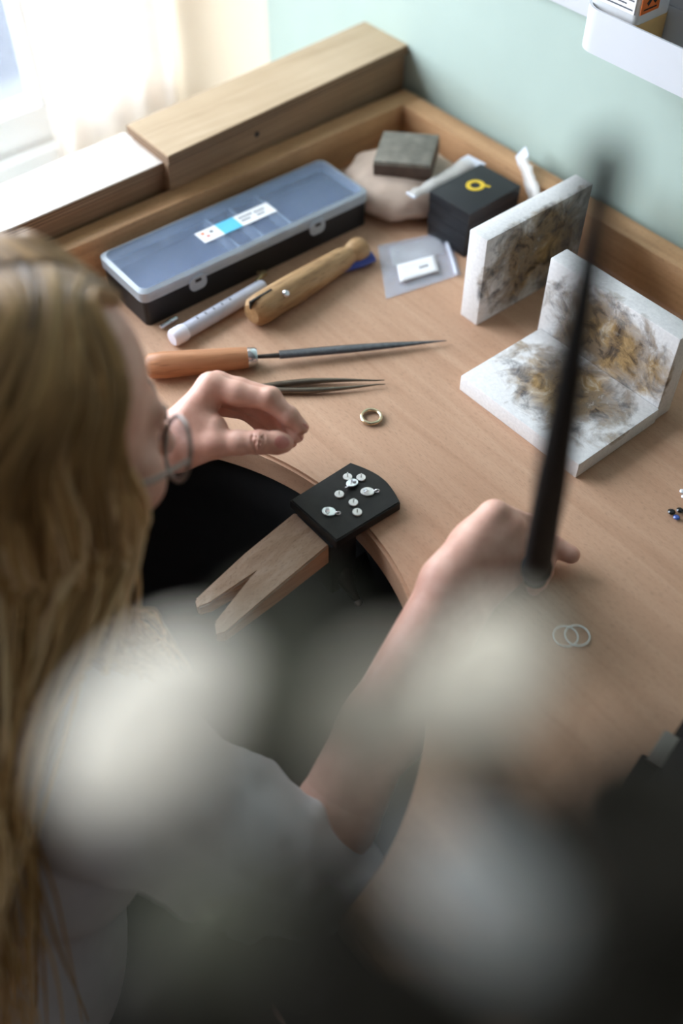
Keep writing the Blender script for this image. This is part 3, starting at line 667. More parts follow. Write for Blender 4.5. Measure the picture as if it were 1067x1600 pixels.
# sandbag and steel block
sb = empty('sandbag', (0.120, -0.110, 0)); tag(sb, 'round pale suede sandbag under the steel block', 'sandbag')
pch = link('pouch', lathe([(0, 0), (0.050, 0.0005), (0.064, 0.008), (0.068, 0.019), (0.062, 0.032), (0.045, 0.041), (0.02, 0.045), (0, 0.045)], seg=40, sharp=90), 'sandbag', sb)
for v_ in pch.data.vertices:
    a_ = math.atan2(v_.co.y, v_.co.x); v_.co.x *= 1+0.045*math.sin(a_*5+v_.co.z*90)+0.03*math.sin(a_*11-v_.co.z*120); v_.co.y *= 1+0.045*math.sin(a_*5+v_.co.z*90)+0.03*math.sin(a_*11-v_.co.z*120)
link('seam', torus(0.0660, 0.0012, 48, 8, (0, 0, 0.019)), 'sandbag', sb)
q = [at(u, v_, 0.066) for u, v_ in ((593, 201), (682, 212), (679, 260), (593, 257))]
ctr = sum(q, Vector())/4; e1 = (q[1]-q[0])
st = empty('steel_block', (ctr.x-0.004, ctr.y+0.004, 0.043), math.atan2(e1.y, e1.x)); st.rotation_euler = (math.radians(4), math.radians(-3), math.atan2(e1.y, e1.x)); tag(st, 'square grey steel bench block resting on the sandbag', 'steel block')
link('block', box(-0.033, 0.033, -0.030, 0.030, 0.002, 0.0215, 0.0012), 'bench_block', st)
link('lower_band', box(-0.0334, 0.0334, -0.0304, 0.0304, 0.001, 0.0165, 0.0006), 'block_side', st)

# ring boxes
def ringbox(z, label, q):
    o = empty('ring_box', (0.226, -0.098, z)); o.rotation_euler = (0, 0, math.radians(2 if z else 1)); tag(o, label, 'ring box', 'stacked black boxes')
    link('tray', box(-0.030, 0.030, -0.041, 0.041, 0, 0.014, 0.0008), 'ringbox', o)
    lid = link('lid', box(-0.0305, 0.0305, -0.0415, 0.0415, 0.0146, 0.0285, 0.0010), 'ringbox', o)
    if q:
        link('letter_ring', prism_ring(0.0112, 0.0060, 0.0285, 0.0290, (-0.004, 0.004)), 'gold', lid)
        t = link('letter_tail', box(-0.0012, 0.0075, -0.0016, 0.0016, 0.0285, 0.0291), 'gold', lid, (0.0026, 0.0108, 0)); t.rotation_euler = (0, 0, math.radians(28))
def prism_ring(ro_, ri, z0, z1, c, n=36):
    bm = bmesh.new(); L_ = []
    for r, z in ((ro_, z0), (ro_, z1), (ri, z1), (ri, z0)): L_.append([bm.verts.new((c[0]+r*math.cos(2*math.pi*i/n)*0.92, c[1]+r*math.sin(2*math.pi*i/n), z)) for i in range(n)])
    for q in range(4):
        A_, B2 = L_[q], L_[(q+1) % 4]
        for i in range(n): bm.faces.new((A_[i], A_[(i+1) % n], B2[(i+1) % n], B2[i]))
    return mesh_bm(bm, True, 40)
ringbox(0.0, 'plain black ring box at the bottom of the stack', False)
ringbox(0.0286, 'black ring box with a golden letter Q on its lid', True)

# milky plastic packets behind the ring box
def packet(p0, p1, w0, w1, label):
    d = (p1-p0); o, L = axis_thing('plastic_packet', p0, p1, label, 'packet'); o['group'] = 'milky packets in the bench corner'
    link('sleeve', tube([(L*i/10, 0.001*math.sin(i*1.7), 0.001*math.sin(i*2.3)) for i in range(11)], [w0+(w1-w0)*i/10+0.0008*math.sin(i*2.9) for i in range(11)], 12, flat=0.45), 'film_roll', o)
    link('crimp', box(L-0.002, L+0.012, -w1*1.25, w1*1.25, -0.0008, 0.0008, 0.0003), 'bag_seal', o)
    link('seal', tube([(0, -w0, 0.001), (0, w0, 0.001)], 0.0018, 8), 'bag_seal', o)
packet(Vector((0.178, -0.150, 0.045)), Vector((0.180, -0.062, 0.052)), 0.007, 0.012, 'long milky plastic packet between the sandbag and the ring box')
packet(Vector((0.272, -0.046, 0.042)), Vector((0.222, -0.018, 0.060)), 0.010, 0.007, 'crumpled milky packet leaning on the rim behind the ring box')

# ------------------------------------------------------------------ plywood boxes by the window
def plybox(pts, ztop, label, pale):  # pale: top board coloured whiter, as if lit by the window
    P = [at(u, v_, ztop) for u, v_ in pts]; c = sum(P, Vector())/4; o = empty('plywood_box', (c.x, c.y, -0.06)); tag(o, label, 'plywood box')
    L = [(p.x-c.x, p.y-c.y) for p in P]; zt = ztop+0.06
    top = link('top_board', prism(L, zt-0.012, zt, 0.0008), ['ply_lit' if pale else 'ply', 'ply_edge'], o)
    for f in top.data.polygons:
        if f.normal.z < 0.6: f.material_index = 1
    for i in range(3): link('ply_layer', prism([(x*1.0012, y*1.0012) for x, y in L], zt-0.0105+i*0.0036, zt-0.0093+i*0.0036), 'ply_dark', o)
    S = [(x*0.84, y*0.985) for x, y in L]
    link('carcass', prism(S, 0.080, zt-0.012), 'ply_edge', o)
    link('base', prism([(x*0.5, y*0.95) for x, y in L], 0.0, 0.080), 'ply_edge', o)
    return o, L, zt
tb1, L1, z1 = plybox([(197, 195), (580, 28), (648, 65), (262, 245)], 0.098, 'long plywood box nearest the green wall beside the rim', False)
e = Vector((L1[2][0]-L1[3][0], L1[2][1]-L1[3][1], 0)); nrm = Vector((e.y, -e.x, 0)).normalized()
pp = Vector((L1[3][0]*0.845, L1[3][1]*0.985, 0))+e*0.33+Vector((0, 0, z1-0.028))
link('screw_hole', lathe([(0, 0), (0.0032, 0.0002), (0.0036, 0.0012), (0, 0.0014)], pp, nrm, 14), 'black_ink', tb1)
plybox([(-150, 352), (194, 205), (260, 252), (-110, 412)], 0.082, 'plywood box below the window, top coloured as if lit, partly behind the head', True)

# ------------------------------------------------------------------ wall tray with bottle
tr = empty('wall_tray', (0.60, -0.0235, 0.232)); tag(tr, 'white enamel tray with rounded corners on the green wall', 'tray')
link('tray_shell', shell(rrect(-0.305, 0.305, -0.0355, 0.0260, 0.022, 8), 0, 0.040, 0.0022, 0.002), 'tray', tr)
link('wall_rail', box(-0.70, 0.34, 0.0262, 0.0350, -0.004, 0.075, 0.001), 'tray', tr)
btl = empty('chemical_bottle', (0.3245, -0.0215, 0.2345)); tag(btl, 'milky plastic bottle with an orange hazard label in the tray', 'bottle')
def bsec(g): return rrect(-0.0255-g, 0.030+g, -0.028-g, 0.022+g, 0.006, 5)
link('bottle_body', prism(bsec(0), 0, 0.115, 0.004), 'bottle', btl)
link('liquid', prism(bsec(0.0003), 0.001, 0.034, 0.001), 'amber', btl)
link('neck', lathe([(0.016, 0.1149), (0.013, 0.118), (0.013, 0.132)], seg=20), 'bottle', btl)
link('bottle_cap', lathe([(0.0145, 0.124), (0.0145, 0.145), (0, 0.146)], seg=20), 'black_plastic', btl)
lbw = link('white_label', box(-0.022, 0.0262, -0.0006, 0.0, 0, 0.05), 'paper', btl, (0, -0.0281, 0.042))
for i in range(3): link('print_line', box(-0.020, 0.024-0.008*(i % 2), -0.0004, 0.0, 0, 0.0012), 'ink', lbw, (0, -0.0006, 0.003+i*0.004))
lbo = link('orange_label', box(0.0, 0.0006, -0.026, 0.0, 0, 0.05), 'orange_ink', btl, (0.0301, 0.001, 0.042)); lbo['label'] = 'orange hazard label with a black cross'
for sg in (1, -1):
    x_ = link('cross_stroke', box(0.0, 0.0004, -0.0085, 0.0085, -0.0018, 0.0018), 'black_ink', lbo, (0.0006, -0.012, 0.014)); x_.rotation_euler = (sg*math.radians(45), 0, 0)
link('hazard_text', box(0.0, 0.0003, -0.022, -0.004, 0, 0.0012), 'black_ink', lbo, (0.0006, 0, 0.003))

# ------------------------------------------------------------------ dark pouch at the right
pc = empty('tool_roll', (0.846, -0.408, 0)); tag(pc, 'black leather tool roll with a steel buckle at the right', 'tool roll')
pc.rotation_euler = (0, 0, math.radians(12))
def roll(i, j):
    x = -0.062+0.16*i; y = -0.10+0.20*j; return Vector((x, y, 0.004+0.030*(math.sin(math.pi*min(1, max(0, i)))**0.5)*(math.sin(math.pi*j)**0.35)))
link('pouch', grid_mesh(roll, 20, 20), 'leather', pc); solidify(pc.children[0], 0.003)
link('flap', box(-0.075, -0.03, -0.07, -0.04, 0.001, 0.008, 0.002), 'leather', pc)
link('strap_end', box(-0.070, -0.05, -0.045, -0.015, 0.006, 0.012, 0.002), 'frame_metal', pc)
link('buckle', torus(0.011, 0.0016, 24, 8, (-0.045, 0.014, 0.024), (0.5, 0.8, 0.3), (-0.5, 0.2, 0.8), 0.6), 'chrome', pc)
link('wire_handle', tube([(-0.045, 0.022, 0.026), (-0.048, 0.04, 0.034), (-0.040, 0.062, 0.034), (-0.01, 0.07, 0.028)], 0.0018, 8), 'chrome', pc)

# ------------------------------------------------------------------ person
pr = empty('person', (0.43, -1.0, -0.43)); tag(pr, 'person with long blonde hair in a white shirt, leaning over the bench', 'person')
def pkid(nm, me, m): return link(nm, me, m, pr, -pr.location)
def D(u, v_, t): return V(dep(u, v_, t))
# head frame
ht = math.radians(16); hx = np.array([1, 0, 0], np.float32)
hf = np.array([0.0, math.cos(ht), -math.sin(ht)], np.float32); hu = np.array([0.0, math.sin(ht), math.cos(ht)], np.float32)
yaw = math.radians(-4)
def rz(v_): return np.array([v_[0]*math.cos(yaw)-v_[1]*math.sin(yaw), v_[0]*math.sin(yaw)+v_[1]*math.cos(yaw), v_[2]], np.float32)
hx, hf, hu = rz(hx), rz(hf), rz(hu)
HC = np.array([0.406, -0.717, 0.214], np.float32); HA = (hx, hf, hu)
def H(x, f, u): return HC+hx*x+hf*f+hu*u
core = Blend((0.12, -1.2, -0.90), (0.78, -0.45, 0.42), 0.0045)
core.ell(H(0, -0.008, 0.032), HA, (0.072, 0.092, 0.082), 0.01)
core.ell(H(0, 0.034, -0.042), HA, (0.057, 0.062, 0.078), 0.025)
core.ell(H(0, 0.080, -0.108), HA, (0.024, 0.020, 0.018), 0.022)
core.cone(H(0, 0.088, 0.005), H(0, 0.112, -0.040), 0.008, 0.011, 0.010)
core.cone(H(-0.014, 0.092, -0.046), H(0.014, 0.092, -0.046), 0.009, 0.009, 0.008)
core.cone(H(-0.030, 0.083, 0.016), H(0.030, 0.083, 0.016), 0.009, 0.009, 0.012)
core.cone(H(-0.016, 0.083, -0.070), H(0.016, 0.083, -0.070), 0.008, 0.008, 0.008)
for s in (-1, 1):
    core.ell(H(s*0.040, 0.066, -0.030), HA, (0.024, 0.022, 0.024), 0.02)
    core.ell(H(s*0.073, -0.004, -0.012), HA, (0.008, 0.018, 0.030), 0.006)
    core.ell(H(s*0.031, 0.086, -0.002), HA, (0.013, 0.008, 0.008), 0.008, 'cut')
    core.ell(H(s*0.031, 0.077, -0.002), HA, (0.011, 0.011, 0.010), 0.003)
NB = np.array([0.420, -0.810, 0.070], np.float32)
core.cone(H(0, -0.030, -0.055), NB, 0.052, 0.056, 0.03)
SR, SL = np.array([0.572, -0.775, 0.038], np.float32), np.array([0.262, -0.785, 0.030], np.float32)
ER, EL = np.array([0.660, -0.690, -0.115], np.float32), np.array([0.185, -0.73, -0.05], np.float32)
TR = ((np.array([1, 0, 0]), np.array([0, 0.95, 0.31]), np.array([0, -0.31, 0.95])))
def torso(B, g=0.0):
    B.ell((0.422, -0.835, -0.075), TR, (0.160+g, 0.092+g, 0.150+g), 0.04)
    B.ell((0.43, -0.915, -0.26), TR, (0.140+g*3, 0.095+g*3, 0.170+g), 0.05)
    B.cone((0.49, -0.785, -0.085), (0.49, -0.78, -0.09), 0.055+g, 0.05+g, 0.03); B.cone((0.35, -0.785, -0.085), (0.35, -0.78, -0.09), 0.055+g, 0.05+g, 0.03)
    B.cone(NB, SR, 0.050+g, 0.046+g, 0.04); B.cone(NB, SL, 0.050+g, 0.046+g, 0.04)
    B.cone(SR, SR*0.5+ER*0.5, 0.050+g, 0.042+g, 0.03); B.cone(SL, SL*0.5+EL*0.5, 0.050+g, 0.042+g, 0.03)
def legs(B, g=0.0):
    B.ell((0.43, -0.99, -0.365), TR, (0.165+g, 0.11+g, 0.09+g), 0.04)
    for s in (-1, 1):
        h, kn, an_ = (0.43+s*0.085, -0.98, -0.355), (0.43+s*0.12, -0.60, -0.345), (0.43+s*0.12, -0.63, -0.80)
        B.cone(h, kn, 0.080+g, 0.055+g, 0.03); B.cone(kn, an_, 0.055+g, 0.038+g, 0.02)
torso(core); legs(core)
core.cone(SR*0.5+ER*0.5, ER, 0.042, 0.036, 0.02); core.cone(SL*0.5+EL*0.5, EL, 0.042, 0.036, 0.02)
WL = D(250, 694, 0.880); WR = D(688, 938, 0.822)
core.cone(EL, WL, 0.038, 0.024, 0.01); core.cone(ER, ER*0.75+WR*0.25, 0.036, 0.036, 0.01)
for s in (-1, 1): core.cone((0.43+s*0.12, -0.65, -0.865), (0.43+s*0.125, -0.50, -0.880), 0.034, 0.024, 0.02)
P_core = core.mesh()

# left hand, seen from its thumb side
FR = np.array([tuple(RGT), tuple(UPV), tuple(-FWD)], np.float32)
hp = [FR@D(u, v_, t) for u, v_, t in ((235, 570, 0.85), (500, 760, 0.95), (235, 760, 0.85), (500, 570, 0.95))]
lo = np.min(hp, 0)-0.004; hi = np.max(hp, 0)+0.004
lh = Blend(lo, hi, 0.0010, FR)
def fing(B, pts, rs, kk=0.004): B.chain([D(*p) for p in pts], rs, kk)
lh.cone(EL*0.4+WL*0.6, WL, 0.029, 0.0245, 0.01)
lh.cone(WL, D(292, 680, 0.885), 0.0245, 0.024, 0.012)
for c_, m_, r0, r1 in (((285, 672, 0.872), (331, 605, 0.866), 0.0175, 0.0128), ((287, 668, 0.890), (340, 602, 0.886), 0.0170, 0.0122), ((287, 674, 0.906), (333, 612, 0.905), 0.0165, 0.0115), ((287, 684, 0.918), (324, 630, 0.922), 0.0150, 0.0105)):
    lh.cone(D(*c_), D(*m_), r0, r1, 0.008)
fing(lh, [(329, 606, 0.866), (370, 615, 0.863), (418, 624, 0.862), (452, 650, 0.866), (471.5, 667.5, 0.868)], [0.0122, 0.0100, 0.0088, 0.0078, 0.0062])
lh.cone(D(421, 619, 0.860), D(424, 620, 0.862), 0.0074, 0.0074, 0.003)
fing(lh, [(340, 602, 0.886), (374, 608, 0.886), (424, 620, 0.884), (452, 657, 0.880), (463.5, 681, 0.876)], [0.0120, 0.0098, 0.0086, 0.0078, 0.0063], 0.003)
fing(lh, [(333, 612, 0.905), (405, 638, 0.904), (440, 670, 0.896), (454, 690, 0.888)], [0.0112, 0.0084, 0.0074, 0.0060], 0.003)
fing(lh, [(324, 630, 0.922), (384, 643, 0.920), (409, 665, 0.912), (421, 681, 0.905)], [0.0104, 0.0076, 0.0066, 0.0054], 0.003)
lh.cone(D(284, 700, 0.868), D(338, 692, 0.860), 0.0195, 0.0125, 0.012)
lh.cone(D(300, 660, 0.868), D(334, 668, 0.862), 0.0170, 0.0110, 0.010)
fing(lh, [(335, 693, 0.860), (372, 692, 0.857), (405, 691, 0.856), (432, 692, 0.859), (444, 692.5, 0.861)], [0.0122, 0.0102, 0.0098, 0.0094, 0.0080], 0.004)
# creases at the thumb joint and index base
for du, sp in ((-9, 13), (-4, 15), (1, 14), (6, 12)):
    for q in range(4):
        y0, y1 = -sp+q*sp/2, -sp+(q+1)*sp/2
        zz = lambda y: 0.8563-0.0098*math.sqrt(max(0, 1-(y/17.5)**2))
        lh.cone(D(405+du+2.2*math.sin(q+du), 691+y0, zz(y0)), D(405+du+2.2*math.sin(q+1+du), 691+y1, zz(y1)), 0.0006, 0.0006, 0.0012, 'cut')
for u0, v0, u1, v1 in ((350, 622, 358, 640), (357, 620, 366, 637), (364, 622, 372, 634)):
    lh.cone(D(u0, v0, 0.8535), D(u1, v1, 0.856), 0.0005, 0.0005, 0.0012, 'cut')
P_lh = lh.mesh()

# right hand closed on the rod
pts_r = [D(u, v_, t) for u, v_, t in ((760, 780, 0.82), (900, 880, 0.88), (690, 1000, 0.80))]+[WR, ER, ER*0.7+WR*0.3]
lo = np.min(pts_r, 0)-0.05; hi = np.max(pts_r, 0)+0.05
rh = Blend(lo, hi, 0.0016)
WR2 = D(722, 952, 0.832)
ax_ = (ER-WR)/np.linalg.norm(ER-WR)
rh.cone(ER, ER*0.45+WR*0.55, 0.037, 0.031, 0.01)
rh.cone(ER*0.45+WR*0.55, WR, 0.031, 0.0225, 0.012); rh.cone(ER*0.45+WR2*0.55, WR2, 0.030, 0.021, 0.012)
for c_, m_, r0, r1 in (((695, 905, 0.822), (772, 806, 0.838), 0.0205, 0.0130), ((706, 918, 0.824), (796, 826, 0.840), 0.0200, 0.0125), ((718, 932, 0.828), (812, 850, 0.846), 0.0190, 0.0120), ((726, 948, 0.833), (818, 878, 0.853), 0.0170, 0.0110)):
    rh.cone(D(*c_), D(*m_), r0, r1, 0.009)
rh.ell(D(752, 868, 0.846), (V(RGT), V(UPV), V(FWD)), (0.030, 0.030, 0.018), 0.015)
rh.cone(D(730, 925, 0.824), D(824, 842, 0.838), 0.006, 0.004, 0.006)
fing(rh, [(772, 806, 0.838), (826, 822, 0.862), (862, 852, 0.866), (892, 867, 0.864)], [0.0128, 0.0098, 0.0092, 0.0078])
fing(rh, [(796, 826, 0.840), (836, 846, 0.860), (850, 876, 0.864), (852, 892, 0.860)], [0.0122, 0.0098, 0.0090, 0.0072])
fing(rh, [(812, 850, 0.846), (840, 868, 0.858), (846, 892, 0.856), (844, 908, 0.852)], [0.0115, 0.0092, 0.0084, 0.0068])
fing(rh, [(818, 878, 0.853), (834, 892, 0.855), (838, 908, 0.850), (834, 920, 0.846)], [0.0105, 0.0082, 0.0074, 0.0060])
fing(rh, [(716, 890, 0.842), (770, 868, 0.866), (815, 868, 0.872), (842, 862, 0.870)], [0.0150, 0.0120, 0.0100, 0.0085])
P_rh = rh.mesh()
me, vs, qs = np_mesh([P_core, P_lh, P_rh], 2)
body = pkid('body', me, ['skin', 'nail', 'lip', 'eye'])
fc = vs[qs].mean(1)
def paint(c_, ax, r, mi):
    dd = fc-np.array(tuple(c_), np.float32); q = sum(((dd@np.array(tuple(a_), np.float32))/r[i])**2 for i, a_ in enumerate(ax)); idx = np.nonzero(q < 1)[0]
    for i in idx: me.polygons[int(i)].material_index = mi
CAX = (RGT, UPV, FWD)
paint(dep(441, 691, 0.851), CAX, (0.0068, 0.0056, 0.0065), 1)
for u, v_, t, ang in ((475.5, 664.5, 0.868, -40), (468, 681, 0.876, -60)):
    ca, sa = math.cos(math.radians(ang)), math.sin(math.radians(ang))
    paint(dep(u, v_, t), (RGT*ca+UPV*sa, -RGT*sa+UPV*ca, FWD), (0.0055, 0.0015, 0.0060), 1)
paint(H(0, 0.094, -0.071), HA, (0.020, 0.012, 0.0075), 2)
for s in (-1, 1): paint(H(s*0.031, 0.088, -0.002), HA, (0.010, 0.006, 0.0055), 3)

# shirt and trousers
sh = Blend((0.08, -1.18, -0.48), (0.80, -0.55, 0.16), 0.0045)
torso(sh, 0.012)
sh.cone(SR*0.5+ER*0.5, ER*0.97+WR*0.03, 0.056, 0.052, 0.02); sh.cone(SL*0.5+EL*0.5, EL*0.9+WL*0.1, 0.056, 0.050, 0.02)
for i in range(26):
    t = i/25; c0 = SR*(1-t)+ER*t; d_ = (ER-SR)/np.linalg.norm(ER-SR)
    pp_ = np.cross(d_, [0.3, 0.2, 1]); pp_ /= np.linalg.norm(pp_); p2 = np.cross(d_, pp_)
    an2 = RNG.uniform(0, 6.28); w_ = RNG.uniform(0.02, 0.05)
    a_ = c0+(pp_*math.cos(an2)+p2*math.sin(an2))*0.054; b_ = c0+d_*w_*0.6+(pp_*math.cos(an2+0.9)+p2*math.sin(an2+0.9))*0.054
    sh.cone(a_, b_, 0.009, 0.004, 0.010)
for t, an0, ln in ((0.55, 0.4, 1.6), (0.66, 1.6, 1.9), (0.76, 0.2, 2.2), (0.84, 2.4, 2.0), (0.92, 1.0, 2.6), (0.98, 3.6, 2.2), (0.45, 3.0, 1.4)):
    d_ = (ER-SR)/np.linalg.norm(ER-SR); pp_ = np.cross(d_, [0.3, 0.2, 1]); pp_ /= np.linalg.norm(pp_); p2 = np.cross(d_, pp_)
    ar = [SR*(1-t)+ER*t+d_*0.022*math.sin(q*0.8)+(pp_*math.cos(an0+ln*q/6)+p2*math.sin(an0+ln*q/6))*0.055 for q in range(7)]
    sh.chain(ar, [0.003, 0.007, 0.009, 0.0095, 0.009, 0.007, 0.003], 0.007)
for i in range(18):
    a_ = np.array([RNG.uniform(0.32, 0.58), -0.75+RNG.uniform(-0.02, 0.02), RNG.uniform(-0.2, 0.02)]); b_ = a_+np.array([RNG.uniform(-0.05, 0.05), 0.0, -RNG.uniform(0.05, 0.1)])
    sh.cone(a_, b_, 0.008, 0.004, 0.014)
shm, _, _ = np_mesh([sh.mesh()], 2)
pkid('shirt', shm, 'shirt')
def collar(i, j):
    a = math.radians(-215+250*i)+math.pi/2; r = 0.070+0.018*j; z = 0.075+0.028*math.sin(math.pi*min(1, j*1.2))-0.02*j+0.020*(-math.sin(a))
    return Vector((NB[0]+math.cos(a)*r*1.05, NB[1]+0.012+math.sin(a)*r, z))
solidify(pkid('collar', grid_mesh(collar, 40, 6), 'shirt'), 0.002)
tz = Blend((0.10, -1.2, -0.88), (0.76, -0.46, -0.22), 0.006); legs(tz, 0.010); tm, _, _ = np_mesh([tz.mesh()], 2); pkid('trousers', tm, 'trouser')
for s in (-1, 1):
    link('shoe', lathe([(0, 0), (0.030, 0.004), (0.036, 0.04), (0.036, 0.09), (0.042, 0.15), (0.030, 0.20), (0, 0.215)], (0.43+s*0.12, -0.68, -0.862), (0.03*s, 1, 0), 16, 90), 'trouser', pr, -pr.location)

# hair: locks that leave the parting, follow the skull and fall to the shoulders
def catmull(P, n):
    P = [P[0]]+list(P)+[P[-1]]; out = []
    for i in range(1, len(P)-2):
        for q in range(n):
            t = q/n; a_, b_, c_, d_ = P[i-1], P[i], P[i+1], P[i+2]
            out.append(0.5*((2*b_)+(c_-a_)*t+(2*a_-5*b_+4*c_-d_)*t*t+(3*b_-a_-3*c_+d_)*t**3))
    out.append(P[-2]); return out
hv, hq, hc = [], [], []
def lock(path, rs, tone, seg=6, flat=0.5):
    base_ = len(hv)
    fr = frames([tuple(p) for p in path])
    for (p, a_, b_), r, tn in zip(fr, rs, tone):
        for j in range(seg):
            t = 2*math.pi*j/seg; q = p+(a_*math.cos(t)+b_*math.sin(t)*flat)*r; hv.append((q.x, q.y, q.z)); hc.append(tn)
    for i in range(len(path)-1):
        for j in range(seg): hq.append((base_+i*seg+j, base_+i*seg+(j+1) % seg, base_+(i+1)*seg+(j+1) % seg, base_+(i+1)*seg+j))
def scalp(phi, el, off):      # phi: 0 = forehead, pi = nape (s gives the side); el: 0 = top .. pi/2 = ear level
    return H(0, -0.008, 0.032)+(hx*math.sin(phi)*(0.072+off)+hf*math.cos(phi)*(0.092+off))*math.sin(el)+hu*math.cos(el)*(0.082+off)
NL = 3000
for i in range(NL):
    s = 1 if RNG.random() < 0.66 else -1
    fr_ = RNG.random()**0.9
    ph = math.radians(73+107*fr_); off = RNG.uniform(0.005, 0.020)
    f0 = 0.064-0.135*fr_
    start = H(s*0.003, f0, 0.032+0.082*math.sqrt(max(0.05, 1-((f0+0.008)/0.092)**2))+off*0.6)
    P = [start]
    for el, kf in ((0.50, 0.76), (1.05, 0.90), (1.5, 1.0)): P.append(scalp(s*ph*kf, el, off+0.003*(el > 1)))
    e_ = P[-1]; out_ = np.array([e_[0]-HC[0], e_[1]-HC[1], 0]); out_ /= np.linalg.norm(out_)
    P.append(e_+out_*0.004+np.array([0, -0.008-0.012*fr_, -0.075+RNG.uniform(-0.01, 0.01)]))
    back = s > 0 and RNG.random() < 0.5
    if back:
        tgt = np.array([NB[0]+0.085+RNG.uniform(0, 0.075), NB[1]-0.02-0.05*fr_, 0.100])+RNG.normal(0, 0.008, 3)
        end = tgt+np.array([RNG.uniform(0.02, 0.07), -RNG.uniform(0.05, 0.11), -RNG.uniform(0.06, 0.26)])
    else:
        tgt = np.array([NB[0]+s*(0.098-0.05*fr_), NB[1]+0.062-0.160*fr_, 0.075+0.012*fr_])+RNG.normal(0, 0.010, 3)
        end = tgt+np.array([s*RNG.uniform(0.0, 0.03), -0.01-0.03*fr_+RNG.normal(0, 0.012), -RNG.uniform(0.10, 0.24)])
    if s > 0 and fr_ < 0.55 and RNG.random() < 0.72:
        tgt = np.array([0.482+0.030*RNG.random(), -0.765+0.045*RNG.random(), 0.092])+RNG.normal(0, 0.007, 3)
        end = tgt+np.array([RNG.uniform(0.0, 0.040), RNG.uniform(0.0, 0.035), -RNG.uniform(0.06, 0.15)])
    cl = int(fr_*26)+100*(s > 0)+50*back; ck = math.sin(cl*12.9898)*43758.5453; ck -= math.floor(ck)
    P.append(tgt); P.append(tgt*0.5+end*0.5+np.array([s*0.012*math.sin(cl), 0.012*math.cos(cl*1.3), 0.02*back])); P.append(end)
    path = catmull([np.array(p, float) for p in P], 5)
    ph1, amp = ck*6.28+RNG.normal(0, 0.4), 0.0015+0.004*ck; m_ = len(path)
    path = [p+out_*amp*math.sin(ph1+q*0.42)*min(1, q/14)+np.array([0, 1, 0])*amp*math.cos(ph1*2+q*0.4)*min(1, q/14) for q, p in enumerate(path)]
    r0 = RNG.uniform(0.0012, 0.0034)
    tone = 0.16+0.44*ck+RNG.normal(0, 0.10)
    lock(path, [r0*(0.35+0.65*min(1, q/6))*(1-0.75*max(0, (q/m_-0.6)/0.4)) for q in range(m_)], [float(np.clip(tone+0.72*(q/m_)**1.7, 0, 1)) for q in range(m_)], 5)
hm = bpy.data.meshes.new('mesh'); hm.from_pydata(hv, [], hq); hm.update()
ca = hm.color_attributes.new('lock', 'FLOAT_COLOR', 'POINT'); arr = np.ones((len(hv), 4), np.float32); arr[:, :3] = np.array(hc, np.float32)[:, None]; ca.data.foreach_set('color', arr.ravel())
hm.polygons.foreach_set('use_smooth', [True]*len(hm.polygons)); pkid('hair', hm, 'hair')['label'] = 'long wavy blonde hair'
cap = Blend(HC-0.14, HC+0.14, 0.004); cap.ell(H(0, -0.014, 0.034), HA, (0.0745, 0.092, 0.0835), 0.01); cap.ell(H(0, -0.045, -0.03), HA, (0.07, 0.055, 0.07), 0.03)
cap.ell(H(0, 0.105, -0.05), HA, (0.095, 0.085, 0.115), 0.01, 'cut')
cm, cv, _ = np_mesh([cap.mesh()], 1); ca = cm.color_attributes.new('lock', 'FLOAT_COLOR', 'POINT'); ca.data.foreach_set('color', np.full(len(cm.vertices)*4, 0.16, np.float32)); pkid('hair_cap', cm, 'hair')

# spectacles
gl = empty('spectacles', tuple(H(0, 0.115, -0.012))); tag(gl, 'thin grey metal spectacles worn low on the nose', 'spectacles')
def gk(nm, me_, m): return link(nm, me_, m, gl, -gl.location)
for s in (-1, 1):
    c_ = Vector(H(s*0.033, 0.103, -0.018)); u_ = Vector(hx*0.97+hf*(-0.22*s)); w_ = Vector(hu*0.97+hf*0.15)
    gk('rim', torus(0.0245, 0.0016, 36, 8, c_, u_, w_, 0.92), 'frame_metal')
    n_ = u_.cross(w_).normalized()
    gk('lens', prism_disc(c_, u_, w_, 0.0240, 0.0221, n_) if False else grid_mesh(lambda i, j: c_+u_*0.0240*j*math.cos(6.2832*i)+w_*0.0221*j*math.sin(6.2832*i)+n_*0.002*(1-j*j), 33, 6), 'lens')
    gk('temple', tube([Vector(H(s*0.056, 0.098, -0.010)), Vector(H(s*0.072, 0.06, -0.004)), Vector(H(s*0.079, 0.0, 0.004)), Vector(H(s*0.077, -0.02, -0.016))], 0.0017, 8), 'frame_metal')
gk('bridge', tube([Vector(H(-0.010, 0.106, -0.010)), Vector(H(0, 0.110, -0.006)), Vector(H(0.010, 0.106, -0.010))], 0.0015, 8), 'frame_metal')

# rod in the right hand
ra_, rb_ = dep(836, 902, 0.848), dep(953, 226, 0.235)
o, L = axis_thing('dark_rod', ra_, rb_, 'long black tapered rod held upright in the right hand', 'rod')
link('shaft', lathe([(0, 0), (0.0095, 0.0005), (0.0102, 0.003), (0.0102, 0.05), (0.0090, L*0.5), (0.0058, L-0.01), (0.0045, L-0.002), (0, L)], axis=(1, 0, 0), seg=24), 'rod', o)
link('collar', lathe([(0.0100, 0.034), (0.0122, 0.038), (0.0122, 0.054), (0.0098, 0.060)], axis=(1, 0, 0), seg=24), 'rod', o)

